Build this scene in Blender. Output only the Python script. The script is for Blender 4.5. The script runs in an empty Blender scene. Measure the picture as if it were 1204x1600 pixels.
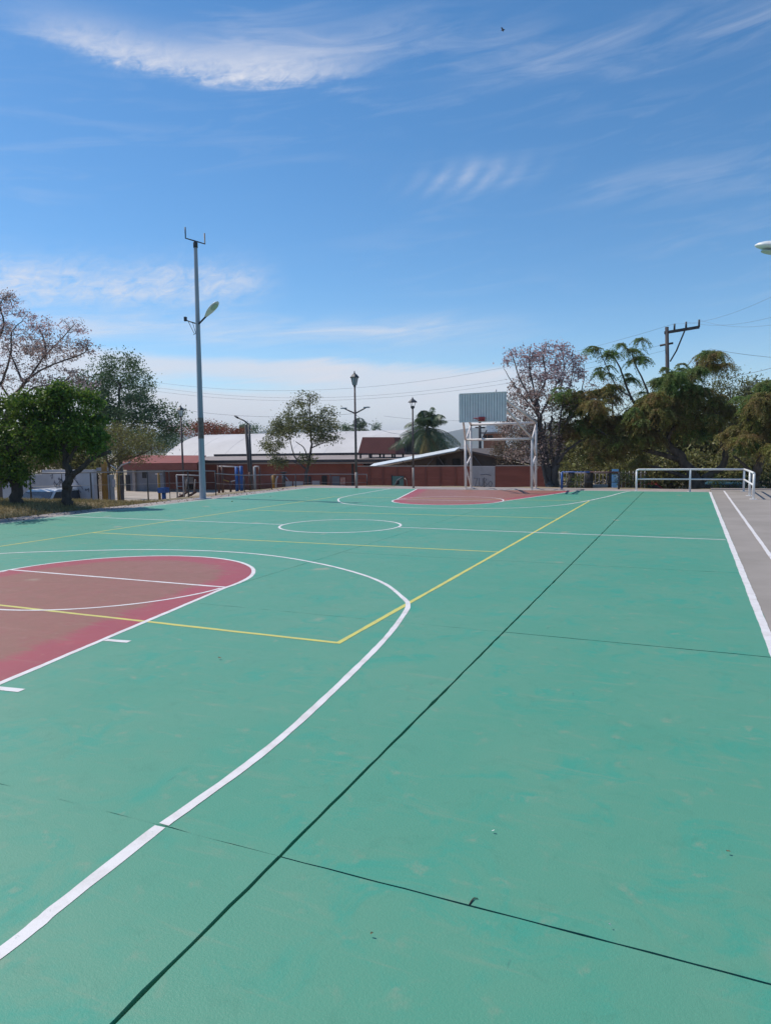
import bpy, math, random
import numpy as np
from mathutils import Vector, Matrix

random.seed(7)
rng = np.random.default_rng(11)
R = math.radians
scene = bpy.context.scene
COL = scene.collection

# ------------------------------------------------------------------ camera
CAM_H = 1.70
FPX, YAW, PITCH, ROLL = 1083.72, 0.413996, 0.0913144, -0.0142284   # focal length in photo pixels, heading left of +Y
_fw = Vector((-math.sin(YAW) * math.cos(PITCH), math.cos(YAW) * math.cos(PITCH), -math.sin(PITCH)))
_r = Vector((math.cos(YAW), math.sin(YAW), 0)); _u = _r.cross(_fw)
_r2 = _r * math.cos(ROLL) + _u * math.sin(ROLL); _u2 = -_r * math.sin(ROLL) + _u * math.cos(ROLL)
cd = bpy.data.cameras.new("camera"); cam = bpy.data.objects.new("camera", cd); COL.objects.link(cam)
cam.matrix_world = Matrix(((_r2.x, _u2.x, -_fw.x, 0), (_r2.y, _u2.y, -_fw.y, 0), (_r2.z, _u2.z, -_fw.z, CAM_H), (0, 0, 0, 1)))
cd.sensor_fit = 'VERTICAL'; cd.sensor_height = 36.0; cd.lens = FPX / 1600 * 36.0
cd.clip_start = 0.05; cd.clip_end = 20000
scene.camera = cam

def _ray(px, py): return _fw * FPX + _r2 * (px - 602) + _u2 * (800 - py)
def at(px, py, Y):
    d = _ray(px, py); t = Y / d.y; return Vector((d.x * t, Y, CAM_H + d.z * t))
def gz(px, py, z=0.0):
    d = _ray(px, py); t = (z - CAM_H) / d.z; return Vector((d.x * t, d.y * t, z))

# ------------------------------------------------------------------ exposure
vs = scene.view_settings
vs.view_transform = 'Standard'; vs.look = 'None'; vs.gamma = 1.0; vs.use_curve_mapping = False; vs.exposure = 0.0
scene.cycles.use_denoising = True
scene.cycles.max_bounces = 6; scene.cycles.transparent_max_bounces = 8
scene.cycles.volume_bounces = 0

# ------------------------------------------------------------------ expression helper for node graphs
class Ex:
    def __init__(s, nt, sock): s.nt = nt; s.s = sock
    def _op(s, op, *a):
        n = s.nt.nodes.new('ShaderNodeMath'); n.operation = op
        for i, v in enumerate((s,) + a):
            if isinstance(v, Ex): s.nt.links.new(v.s, n.inputs[i])
            else: n.inputs[i].default_value = float(v)
        return Ex(s.nt, n.outputs[0])
    def __add__(s, o): return s._op('ADD', o)
    def __radd__(s, o): return s._op('ADD', o)
    def __sub__(s, o): return s._op('SUBTRACT', o)
    def __rsub__(s, o): return (s * -1.0) + o
    def __mul__(s, o): return s._op('MULTIPLY', o)
    def __rmul__(s, o): return s._op('MULTIPLY', o)
    def __truediv__(s, o): return s._op('DIVIDE', o)
    def clamp(s): n = s._op('ADD', 0.0); n.s.node.use_clamp = True; return n
    def sin(s): return s._op('SINE')
    def asin(s): return s._op('ARCSINE')
    def exp(s): return s._op('EXPONENT')
    def mx(s, o): return s._op('MAXIMUM', o)
    def step(s, a, b):                                   # smoothstep from a to b (a may exceed b)
        n = s.nt.nodes.new('ShaderNodeMapRange'); n.interpolation_type = 'SMOOTHSTEP'
        s.nt.links.new(s.s, n.inputs[0])
        if a < b: n.inputs[1].default_value = a; n.inputs[2].default_value = b
        else: n.inputs[1].default_value = b; n.inputs[2].default_value = a; n.inputs[3].default_value = 1; n.inputs[4].default_value = 0
        return Ex(s.nt, n.outputs[0])
def gauss(x, c, w): d = (x - c) / w; return (d * d * -1.0).exp()
def comb(nt, x, y, z=0.0):
    n = nt.nodes.new('ShaderNodeCombineXYZ')
    for i, v in enumerate((x, y, z)):
        if isinstance(v, Ex): nt.links.new(v.s, n.inputs[i])
        else: n.inputs[i].default_value = v
    return n.outputs[0]
def noise(nt, vec, scale=1.0, detail=4.0, rough=0.55, dist=0.0, lac=2.0):
    n = nt.nodes.new('ShaderNodeTexNoise'); nt.links.new(vec, n.inputs['Vector'])
    n.inputs['Scale'].default_value = scale; n.inputs['Detail'].default_value = detail
    n.inputs['Roughness'].default_value = rough; n.inputs['Distortion'].default_value = dist; n.inputs['Lacunarity'].default_value = lac
    return Ex(nt, n.outputs['Fac'])
def mixc(nt, fac, a, b):
    n = nt.nodes.new('ShaderNodeMix'); n.data_type = 'RGBA'
    for i, v in ((0, fac), (6, a), (7, b)):
        if isinstance(v, Ex): nt.links.new(v.s, n.inputs[i])
        elif hasattr(v, 'is_linked'): nt.links.new(v, n.inputs[i])
        elif i == 0: n.inputs[0].default_value = v
        else: n.inputs[i].default_value = (*v, 1)
    return n.outputs[2]

# ------------------------------------------------------------------ world: clear sky with high cirrus
SUN_EL, SUN_AZ = 54.0, -84.0          # azimuth clockwise from +Y: the sun stands to the left, a little beyond the court
world = bpy.data.worlds.new("World"); scene.world = world; world.use_nodes = True
wt = world.node_tree; wt.nodes.clear()
sky = wt.nodes.new('ShaderNodeTexSky'); sky.sky_type = 'NISHITA'; sky.sun_disc = False
sky.sun_elevation = R(SUN_EL); sky.sun_rotation = R(SUN_AZ); sky.altitude = 1200; sky.air_density = 1.0; sky.dust_density = 0.35; sky.ozone_density = 2.2
tc = wt.nodes.new('ShaderNodeTexCoord')
sx = wt.nodes.new('ShaderNodeSeparateXYZ'); wt.links.new(tc.outputs['Generated'], sx.inputs[0])
dx, dy, dz = (Ex(wt, sx.outputs[i]) for i in range(3))
az = dx._op('ARCTAN2', dy) * 57.29578
el = dz.asin() * 57.29578
fib = noise(wt, comb(wt, az * 0.10 + el * 0.06, el * 0.85 - az * 0.10, 1.3), 1.0, 6, 0.62, 0.8)
fine = noise(wt, comb(wt, az * 0.55 + el * 0.5, el * 1.3 - az * 0.55, 4.7), 1.0, 6, 0.66, 0.6)
big = noise(wt, comb(wt, az * 0.045, el * 0.16, 9.1), 1.0, 3, 0.5, 0.3)
# long wisp high up
ca = (az + 36.0) / 12.0
c1 = ca * ca * 0.70 + 26.75 + az.step(-44.0, -52.0) * -0.2
d1 = el - c1 + (fib - 0.5) * 1.7 + (fine - 0.5) * 0.9
sp = d1.step(-0.15, 0.5); g1 = d1 / (sp * 0.95 + 0.55)
w1 = (g1 * g1 * -1.0).exp() * az.step(-53.0, -43.0) * az.step(-21.0, -32.5) * (fine * 1.3 + fib * 1.0 - 0.50).clamp() * 1.0
w1b = gauss(el - (az + 40.0) * 0.06 - 28.0, 0.0, 1.5) * az.step(-42, -31) * az.step(-10, -26) * (fib * 2.0 - 0.70).clamp() * 0.45
w1c = gauss(el - (az + 8.0) * -0.03 - 27.2, 0.0, 1.4) * az.step(-27, -14) * (fib * 2.0 - 0.70).clamp() * 0.34
# small ribs
ra = az + (el - 20.3) * (el - 20.3) * 0.25 - (el - 20.0) * 0.95
rip = ((ra * 3.2 + (fib - 0.5) * 3.0).sin() * 0.5 + 0.5)
w2 = gauss(el + (az + 16.0) * -0.06, 20.3, 0.95) * gauss(az, -16.6, 4.2) * (rip * 0.62 + 0.22) * (fine * 1.5 - 0.15).clamp() * 0.55
w2b = gauss(el, 18.7, 1.0) * gauss(az, -3.0, 6.0) * (fib * 2.3 - 0.9).clamp() * 0.34
# feathers at mid height on the left
w3 = gauss(el + (az + 42.0) * -0.06 - 12.4, 0.0, 1.7) * az.step(-30.5, -37.5) * az.step(-80.0, -56.0) * (fine * 2.6 - 0.70).clamp() * (fib * 1.9 - 0.15).clamp() * 0.85
w3b = gauss(el - 9.3, 0.0, 1.1) * az.step(-8.0, -22.0) * az.step(-80, -60) * (fib * 2.4 - 0.75).clamp() * 0.7
# low bank over the horizon
edge = (fib - 0.5) * 1.2 + (big - 0.5) * 2.2 + (az + 46.0) * -0.052 + 7.9
bank = (el - edge).step(0.45, -0.55) * az.step(-6.0, -15.5) * az.step(-120.0, -95.0)
gap = gauss(el + (az + 36.0) * 0.03 - 5.2 + (fib - 0.5) * 1.4, 0.0, 0.62) * gauss(az, -37.0, 8.0) * 0.9
w4 = (bank * (1.0 - gap)) * ((big * 0.9 + fib * 0.55).clamp() * 0.60 + 0.42)
low = el.step(9.0, -1.0) * 0.36
# thin cirrus over the rest of the sky
w5 = (fib * 2.6 - 1.28).clamp() * (big * 2.4 - 0.85).clamp() * 0.30
alpha = (w1 * 0.95 + w1b + w1c + w2 + w2b + w3 + w3b + w4 + w5 + low * 0.42).clamp() * 0.9
bg1 = wt.nodes.new('ShaderNodeBackground'); bg1.inputs[1].default_value = 0.135
hs = wt.nodes.new('ShaderNodeHueSaturation'); hs.inputs['Hue'].default_value = 0.496; hs.inputs['Saturation'].default_value = 1.26; hs.inputs['Value'].default_value = 1.06
wt.links.new(sky.outputs[0], hs.inputs['Color']); wt.links.new(hs.outputs[0], bg1.inputs[0])
bg2 = wt.nodes.new('ShaderNodeBackground'); bg2.inputs[0].default_value = (0.80, 0.81, 0.88, 1); bg2.inputs[1].default_value = 1.0
ms = wt.nodes.new('ShaderNodeMixShader'); wo = wt.nodes.new('ShaderNodeOutputWorld')
wt.links.new(alpha.s, ms.inputs[0]); wt.links.new(bg1.outputs[0], ms.inputs[1]); wt.links.new(bg2.outputs[0], ms.inputs[2])
wt.links.new(ms.outputs[0], wo.inputs[0])

# ------------------------------------------------------------------ sun
sl = bpy.data.lights.new("sun", 'SUN'); sl.energy = 4.0; sl.angle = R(0.53); sl.color = (1.0, 0.95, 0.87)
sun = bpy.data.objects.new("sun", sl); COL.objects.link(sun)
_sd = Vector((math.sin(R(SUN_AZ)) * math.cos(R(SUN_EL)), math.cos(R(SUN_AZ)) * math.cos(R(SUN_EL)), math.sin(R(SUN_EL))))
sun.rotation_euler = _sd.to_track_quat('Z', 'Y').to_euler(); sun.location = _sd * 60

# ------------------------------------------------------------------ mesh and object helpers
class MB:
    def __init__(s): s.v = []; s.f = []; s.sm = []
    def add(s, vs_, fs_, smooth=False):
        o = len(s.v); s.v.extend([tuple(p) for p in vs_]); s.f.extend([tuple(i + o for i in f) for f in fs_]); s.sm.extend([smooth] * len(fs_)); return s
    def box(s, c, d, rz=0.0, m=None):
        hx, hy, hz = d[0] / 2, d[1] / 2, d[2] / 2; ca_, sa_ = math.cos(rz), math.sin(rz); V = []
        for x, y, z in ((-1, -1, -1), (1, -1, -1), (1, 1, -1), (-1, 1, -1), (-1, -1, 1), (1, -1, 1), (1, 1, 1), (-1, 1, 1)):
            X, Y = x * hx, y * hy; V.append((c[0] + X * ca_ - Y * sa_, c[1] + X * sa_ + Y * ca_, c[2] + z * hz))
        return s.add(V, [(3, 2, 1, 0), (4, 5, 6, 7), (0, 1, 5, 4), (1, 2, 6, 5), (2, 3, 7, 6), (3, 0, 4, 7)])
    def box2(s, a, b): return s.box([(a[i] + b[i]) / 2 for i in range(3)], [abs(b[i] - a[i]) for i in range(3)])
    def tube(s, pts, rad, n=8, caps=True, smooth=True):
        pts = [Vector(p) for p in pts]
        if not isinstance(rad, (list, tuple)): rad = [rad] * len(pts)
        V = []; F = []; prev = None
        for i, p in enumerate(pts):
            t = (pts[min(i + 1, len(pts) - 1)] - pts[max(i - 1, 0)]).normalized()
            if prev is None: a = t.cross(Vector((0.0, 0.0, 1.0)) if abs(t.z) < 0.9 else Vector((0.0, 1.0, 0.0))).normalized()
            else: a = (prev - t * prev.dot(t)).normalized()
            prev = a; b = t.cross(a)
            for k in range(n):
                w = 2 * math.pi * k / n; V.append(p + (a * math.cos(w) + b * math.sin(w)) * rad[i])
        for i in range(len(pts) - 1):
            for k in range(n): k2 = (k + 1) % n; F.append((i * n + k, i * n + k2, (i + 1) * n + k2, (i + 1) * n + k))
        s.add(V, F, smooth)
        if caps:
            o = len(s.v) - len(V); s.f.append(tuple(o + k for k in reversed(range(n)))); s.f.append(tuple(o + (len(pts) - 1) * n + k for k in range(n))); s.sm.extend([False, False])
        return s
    def lathe(s, c, prof, n=14, smooth=True):                        # prof: list of (radius, z)
        V = []; F = []
        for r_, z in prof:
            for k in range(n): w = 2 * math.pi * k / n; V.append((c[0] + r_ * math.cos(w), c[1] + r_ * math.sin(w), c[2] + z))
        for i in range(len(prof) - 1):
            for k in range(n): k2 = (k + 1) % n; F.append((i * n + k, i * n + k2, (i + 1) * n + k2, (i + 1) * n + k))
        F.append(tuple(reversed(range(n)))); F.append(tuple((len(prof) - 1) * n + k for k in range(n)))
        return s.add(V, F, smooth)
    def prism(s, poly, e):                                           # polygon of 3-D points pushed along vector e
        n = len(poly); V = [Vector(p) for p in poly]; V += [p + Vector(e) for p in V]
        F = [tuple(reversed(range(n))), tuple(range(n, 2 * n))] + [(i, (i + 1) % n, n + (i + 1) % n, n + i) for i in range(n)]
        return s.add(V, F)
    def build(s, name, mat, parent=None, fix=True):
        me = bpy.data.meshes.new(name); me.from_pydata(s.v, [], s.f); me.polygons.foreach_set('use_smooth', s.sm)
        if fix:
            import bmesh
            bm = bmesh.new(); bm.from_mesh(me); bmesh.ops.recalc_face_normals(bm, faces=bm.faces); bm.to_mesh(me); bm.free()
        me.materials.append(mat); me.update()
        o = bpy.data.objects.new(name, me); COL.objects.link(o)
        if parent: o.parent = parent
        return o

def tag(o, label=None, cat=None, group=None, kind=None):
    if label: o['label'] = label
    if cat: o['category'] = cat
    if group: o['group'] = group
    if kind: o['kind'] = kind
    return o
def thing(name, label, cat, loc=(0, 0, 0), group=None, rz=0.0):
    o = bpy.data.objects.new(name, None); COL.objects.link(o); o.location = loc; o.rotation_euler.z = rz; o.empty_display_size = 0.2
    return tag(o, label, cat, group)
def hang(parent, o):
    """Parent a mesh that was built in world coordinates under a placed Empty."""
    m = Matrix.LocRotScale(parent.location, parent.rotation_euler, parent.scale).inverted()
    o.data.transform(m); o.parent = parent; return o
def copy_tree(o, parent=None):
    c = o.copy(); COL.objects.link(c); c.parent = parent
    for ch in list(o.children): copy_tree(ch, c)
    return c
def numpy_mesh(name, V, F, mat, parent=None, smooth=False):
    me = bpy.data.meshes.new(name); n = len(V); m, k = F.shape
    me.vertices.add(n); me.vertices.foreach_set('co', np.ascontiguousarray(V, dtype=np.float32).ravel())
    me.loops.add(m * k); me.loops.foreach_set('vertex_index', np.ascontiguousarray(F, dtype=np.int32).ravel())
    me.polygons.add(m); me.polygons.foreach_set('loop_start', np.arange(0, m * k, k, dtype=np.int32))
    if smooth: me.polygons.foreach_set('use_smooth', np.ones(m, dtype=bool))
    me.materials.append(mat); me.update(calc_edges=True)
    o = bpy.data.objects.new(name, me); COL.objects.link(o)
    if parent: o.parent = parent
    return o

# ------------------------------------------------------------------ materials
def new_mat(name):
    m = bpy.data.materials.new(name); m.use_nodes = True; nt = m.node_tree
    return m, nt, nt.nodes['Principled BSDF']
def wpos(nt): return nt.nodes.new('ShaderNodeNewGeometry').outputs['Position']
def bump(nt, b, h, dist=0.01, strength=0.5):
    n = nt.nodes.new('ShaderNodeBump'); n.inputs['Strength'].default_value = strength; n.inputs['Distance'].default_value = dist
    nt.links.new(h.s, n.inputs['Height']); nt.links.new(n.outputs[0], b.inputs['Normal'])
def mat(name, c, rough=0.6, var=0.18, scale=3.0, metal=0.0, c2=None, bumpd=0.0, detail=5, spec=0.4, thr=(0.3, 0.7), stretch=(1, 1, 1)):
    """Painted or bare surface whose colour drifts between c and c2 (wear, dirt) over a noise of the place."""
    m, nt, b = new_mat(name); p = wpos(nt)
    if stretch != (1, 1, 1):
        mp = nt.nodes.new('ShaderNodeMapping'); mp.inputs['Scale'].default_value = stretch; nt.links.new(p, mp.inputs[0]); p = mp.outputs[0]
    n = noise(nt, p, scale, detail, 0.6).step(*thr)
    c2 = c2 or tuple(x * (1 - var) for x in c)
    nt.links.new(mixc(nt, n, c, c2), b.inputs['Base Color'])
    b.inputs['Roughness'].default_value = rough; b.inputs['Metallic'].default_value = metal; b.inputs['Specular IOR Level'].default_value = spec
    if bumpd: bump(nt, b, noise(nt, p, scale * 9, 4, 0.6), bumpd, 0.6)
    return m
def leaf_mat(name, cols, trans=0.35, rough=0.55, patch=0.0, patch_col=None, pscale=0.8, spec=0.3):
    """Leaves: each leaf its own tone, some light passing through; patch mixes in a second tone over whole sprays."""
    m, nt, b = new_mat(name); g = nt.nodes.new('ShaderNodeNewGeometry')
    cr = nt.nodes.new('ShaderNodeValToRGB'); nt.links.new(g.outputs['Random Per Island'], cr.inputs[0])
    e = cr.color_ramp.elements; e[0].color = (*cols[0], 1); e[1].color = (*cols[-1], 1)
    for i, c in enumerate(cols[1:-1]): k = e.new((i + 1) / (len(cols) - 1)); k.color = (*c, 1)
    col = cr.outputs[0]
    if patch_col is not None:
        n = noise(nt, g.outputs['Position'], pscale, 3, 0.6).step(0.5 - patch * 0.5, 1.0 - patch * 0.5)
        col = mixc(nt, n, col, patch_col)
    nt.links.new(col, b.inputs['Base Color']); b.inputs['Roughness'].default_value = rough; b.inputs['Specular IOR Level'].default_value = spec
    tr = nt.nodes.new('ShaderNodeBsdfTranslucent'); nt.links.new(col, tr.inputs[0])
    mx = nt.nodes.new('ShaderNodeMixShader'); mx.inputs[0].default_value = trans
    out = nt.nodes['Material Output']
    nt.links.new(b.outputs[0], mx.inputs[1]); nt.links.new(tr.outputs[0], mx.inputs[2]); nt.links.new(mx.outputs[0], out.inputs[0])
    return m

M = {}
M['white_pipe'] = mat('white_pipe', (0.74, 0.66, 0.63), 0.45, c2=(0.55, 0.45, 0.41), scale=6, thr=(0.52, 0.75))
M['rail_white'] = mat('rail_white', (0.76, 0.74, 0.73), 0.45, c2=(0.44, 0.30, 0.22), scale=9, thr=(0.60, 0.82))
M['board'] = mat('board_sheet', (0.78, 0.76, 0.74), 0.5, c2=(0.68, 0.66, 0.65), scale=2.5)
M['board_rib'] = mat('board_rib', (0.30, 0.33, 0.38), 0.6)
M['rim_red'] = mat('rim_red', (0.36, 0.05, 0.06), 0.5)
M['pole_grey'] = mat('pole_grey', (0.33, 0.37, 0.43), 0.5, c2=(0.26, 0.29, 0.35), scale=4, stretch=(1, 1, 0.15))
M['pole_band'] = mat('pole_band', (0.10, 0.075, 0.07), 0.7, c2=(0.20, 0.16, 0.15), scale=9)
M['dark_metal'] = mat('dark_metal', (0.045, 0.05, 0.06), 0.5)
M['rust_post'] = mat('rust_post', (0.07, 0.05, 0.05), 0.65, c2=(0.14, 0.10, 0.10), scale=4)
M['post_tan'] = mat('post_tan', (0.38, 0.31, 0.28), 0.7, c2=(0.25, 0.20, 0.18))
M['lamp_white'] = mat('lamp_white', (0.78, 0.80, 0.80), 0.35)
M['lamp_lens'] = mat('lamp_lens', (0.42, 0.48, 0.47), 0.2, c2=(0.40, 0.55, 0.42))  # greenish tones paint in green light reflected on the lamp underside
M['glass_pane'] = mat('glass_pane', (0.34, 0.38, 0.42), 0.12, spec=0.8)
M['wood_pole'] = mat('wood_pole', (0.055, 0.05, 0.055), 0.85, c2=(0.10, 0.085, 0.08), scale=5, stretch=(1, 1, 0.1))
M['cable'] = mat('cable', (0.20, 0.22, 0.27), 0.6)
M['blue_paint'] = mat('blue_paint', (0.035, 0.12, 0.38), 0.45, c2=(0.03, 0.09, 0.28))
M['yellow_paint'] = mat('yellow_paint', (0.42, 0.22, 0.04), 0.55, c2=(0.30, 0.15, 0.04))
M['brown_paint'] = mat('brown_paint', (0.12, 0.055, 0.045), 0.6)
M['grey_paint'] = mat('grey_paint', (0.34, 0.34, 0.36), 0.6)
M['fence_rail'] = mat('fence_rail', (0.32, 0.30, 0.31), 0.5, metal=0.3)
M['fence_post'] = mat('fence_post', (0.07, 0.065, 0.07), 0.6)
M['bark_dark'] = mat('bark_dark', (0.045, 0.036, 0.032), 0.9, c2=(0.09, 0.07, 0.06), scale=8, bumpd=0.02, stretch=(1, 1, 0.35))
M['bark_grey'] = mat('bark_grey', (0.075, 0.066, 0.066), 0.9, c2=(0.13, 0.11, 0.105), scale=8, bumpd=0.02, stretch=(1, 1, 0.35))
M['bark_brown'] = mat('bark_brown', (0.06, 0.045, 0.035), 0.9, c2=(0.15, 0.11, 0.085), scale=7, bumpd=0.03, stretch=(1, 1, 0.35))
M['leaf_dense'] = leaf_mat('leaf_dense', [(0.026, 0.075, 0.015), (0.058, 0.135, 0.020), (0.22, 0.31, 0.04)], 0.32, 0.5, 0.42, (0.16, 0.235, 0.035), 1.6)
M['leaf_mid'] = leaf_mat('leaf_mid', [(0.059, 0.119, 0.059), (0.093, 0.161, 0.072), (0.143, 0.211, 0.093)], 0.35)
M['leaf_olive'] = leaf_mat('leaf_olive', [(0.128, 0.121, 0.051), (0.192, 0.178, 0.062), (0.255, 0.267, 0.077)], 0.35)
M['leaf_sparse'] = leaf_mat('leaf_sparse', [(0.098, 0.121, 0.058), (0.167, 0.186, 0.083), (0.292, 0.292, 0.117)], 0.40)
M['leaf_feather'] = leaf_mat('leaf_feather', [(0.154, 0.215, 0.049), (0.240, 0.290, 0.061), (0.351, 0.351, 0.086)], 0.42, 0.6, 0.55, (0.27, 0.175, 0.075), 1.7)
M['leaf_feather_green'] = leaf_mat('leaf_feather_green', [(0.094, 0.188, 0.054), (0.148, 0.256, 0.064), (0.228, 0.336, 0.085)], 0.42, 0.6, 0.3, (0.21, 0.15, 0.065), 1.7)
M['leaf_dry'] = leaf_mat('leaf_dry', [(0.132, 0.090, 0.054), (0.204, 0.144, 0.090), (0.312, 0.240, 0.168)], 0.35)
M['blossom'] = leaf_mat('blossom', [(0.34, 0.22, 0.24), (0.50, 0.34, 0.36), (0.70, 0.54, 0.55)], 0.45)
M['blossom_dry'] = leaf_mat('blossom_dry', [(0.187, 0.122, 0.108), (0.346, 0.245, 0.216), (0.605, 0.461, 0.432)], 0.4)
M['flame_flower'] = leaf_mat('flame_flower', [(0.22, 0.045, 0.02), (0.33, 0.07, 0.03), (0.10, 0.07, 0.02)], 0.3)
M['palm_leaf'] = leaf_mat('palm_leaf', [(0.048, 0.089, 0.048), (0.081, 0.130, 0.068), (0.149, 0.190, 0.095)], 0.25, 0.45)
M['palm_dry'] = leaf_mat('palm_dry', [(0.203, 0.156, 0.055), (0.296, 0.218, 0.078), (0.187, 0.187, 0.062)], 0.3)
M['leaf_weed'] = leaf_mat('leaf_weed', [(0.05, 0.085, 0.025), (0.09, 0.13, 0.04), (0.14, 0.17, 0.06)], 0.4)
M['hall_roof'] = mat('hall_roof', (0.64, 0.60, 0.58), 0.6, c2=(0.56, 0.52, 0.50), scale=0.35, spec=0.2)
M['porch_roof'] = mat('porch_roof', (0.33, 0.27, 0.25), 0.8, c2=(0.26, 0.21, 0.19), scale=0.5)
M['fascia'] = mat('fascia', (0.05, 0.045, 0.05), 0.7)
M['brown_wall'] = mat('brown_wall', (0.265, 0.085, 0.062), 0.8, c2=(0.21, 0.066, 0.05), scale=0.8)
M['brick_wall'] = mat('brick_wall', (0.36, 0.108, 0.076), 0.85, c2=(0.28, 0.084, 0.06), scale=1.1, bumpd=0.01, stretch=(0.5, 0.5, 3))
M['tank_red'] = mat('tank_red', (0.175, 0.052, 0.045), 0.75, c2=(0.14, 0.042, 0.038), scale=0.8)
M['white_wall'] = mat('white_wall', (0.52, 0.50, 0.53), 0.85, c2=(0.40, 0.38, 0.41), scale=0.7, bumpd=0.004)
M['grey_wall'] = mat('grey_wall', (0.20, 0.195, 0.22), 0.85, c2=(0.15, 0.145, 0.165), scale=0.6)
M['panel_pale'] = mat('panel_pale', (0.50, 0.45, 0.46), 0.8, c2=(0.40, 0.36, 0.37), scale=1.6)
M['graffiti'] = mat('graffiti', (0.13, 0.13, 0.17), 0.8)
M['red_roof'] = mat('red_roof', (0.28, 0.075, 0.058), 0.85, c2=(0.21, 0.06, 0.05), scale=0.9)
M['opening_dark'] = mat('opening_dark', (0.03, 0.028, 0.03), 0.8)
M['door_teal'] = mat('door_teal', (0.13, 0.24, 0.21), 0.6)
M['poster_red'] = mat('poster_red', (0.45, 0.12, 0.09), 0.7, c2=(0.55, 0.35, 0.28), scale=5)
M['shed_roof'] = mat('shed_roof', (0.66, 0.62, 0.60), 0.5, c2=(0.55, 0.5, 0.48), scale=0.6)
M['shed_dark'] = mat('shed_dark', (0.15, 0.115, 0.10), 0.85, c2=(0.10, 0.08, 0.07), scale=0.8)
M['orange_wall'] = mat('orange_wall', (0.36, 0.15, 0.09), 0.85)
M['car_white'] = mat('car_white', (0.72, 0.72, 0.74), 0.25, spec=0.6)
M['car_red'] = mat('car_red', (0.30, 0.04, 0.04), 0.25, spec=0.6)
M['car_blue'] = mat('car_blue', (0.05, 0.12, 0.16), 0.25, spec=0.6)
M['car_glass'] = mat('car_glass', (0.035, 0.045, 0.055), 0.06, spec=0.9)
M['tyre'] = mat('tyre', (0.02, 0.02, 0.02), 0.9)
M['hill'] = mat('hill_scrub', (0.07, 0.085, 0.05), 0.95, c2=(0.12, 0.10, 0.07), scale=0.01)
M['sign_blue'] = mat('sign_blue', (0.16, 0.38, 0.62), 0.5, c2=(0.55, 0.65, 0.74), scale=2.5, thr=(0.45, 0.6))
M['concrete_block'] = mat('concrete_block', (0.50, 0.46, 0.44), 0.85)
M['leaf_litter'] = leaf_mat('leaf_litter', [(0.06, 0.05, 0.03), (0.15, 0.10, 0.05), (0.24, 0.18, 0.09)], 0.1)
M['paper'] = mat('paper_scrap', (0.75, 0.74, 0.72), 0.7)

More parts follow.
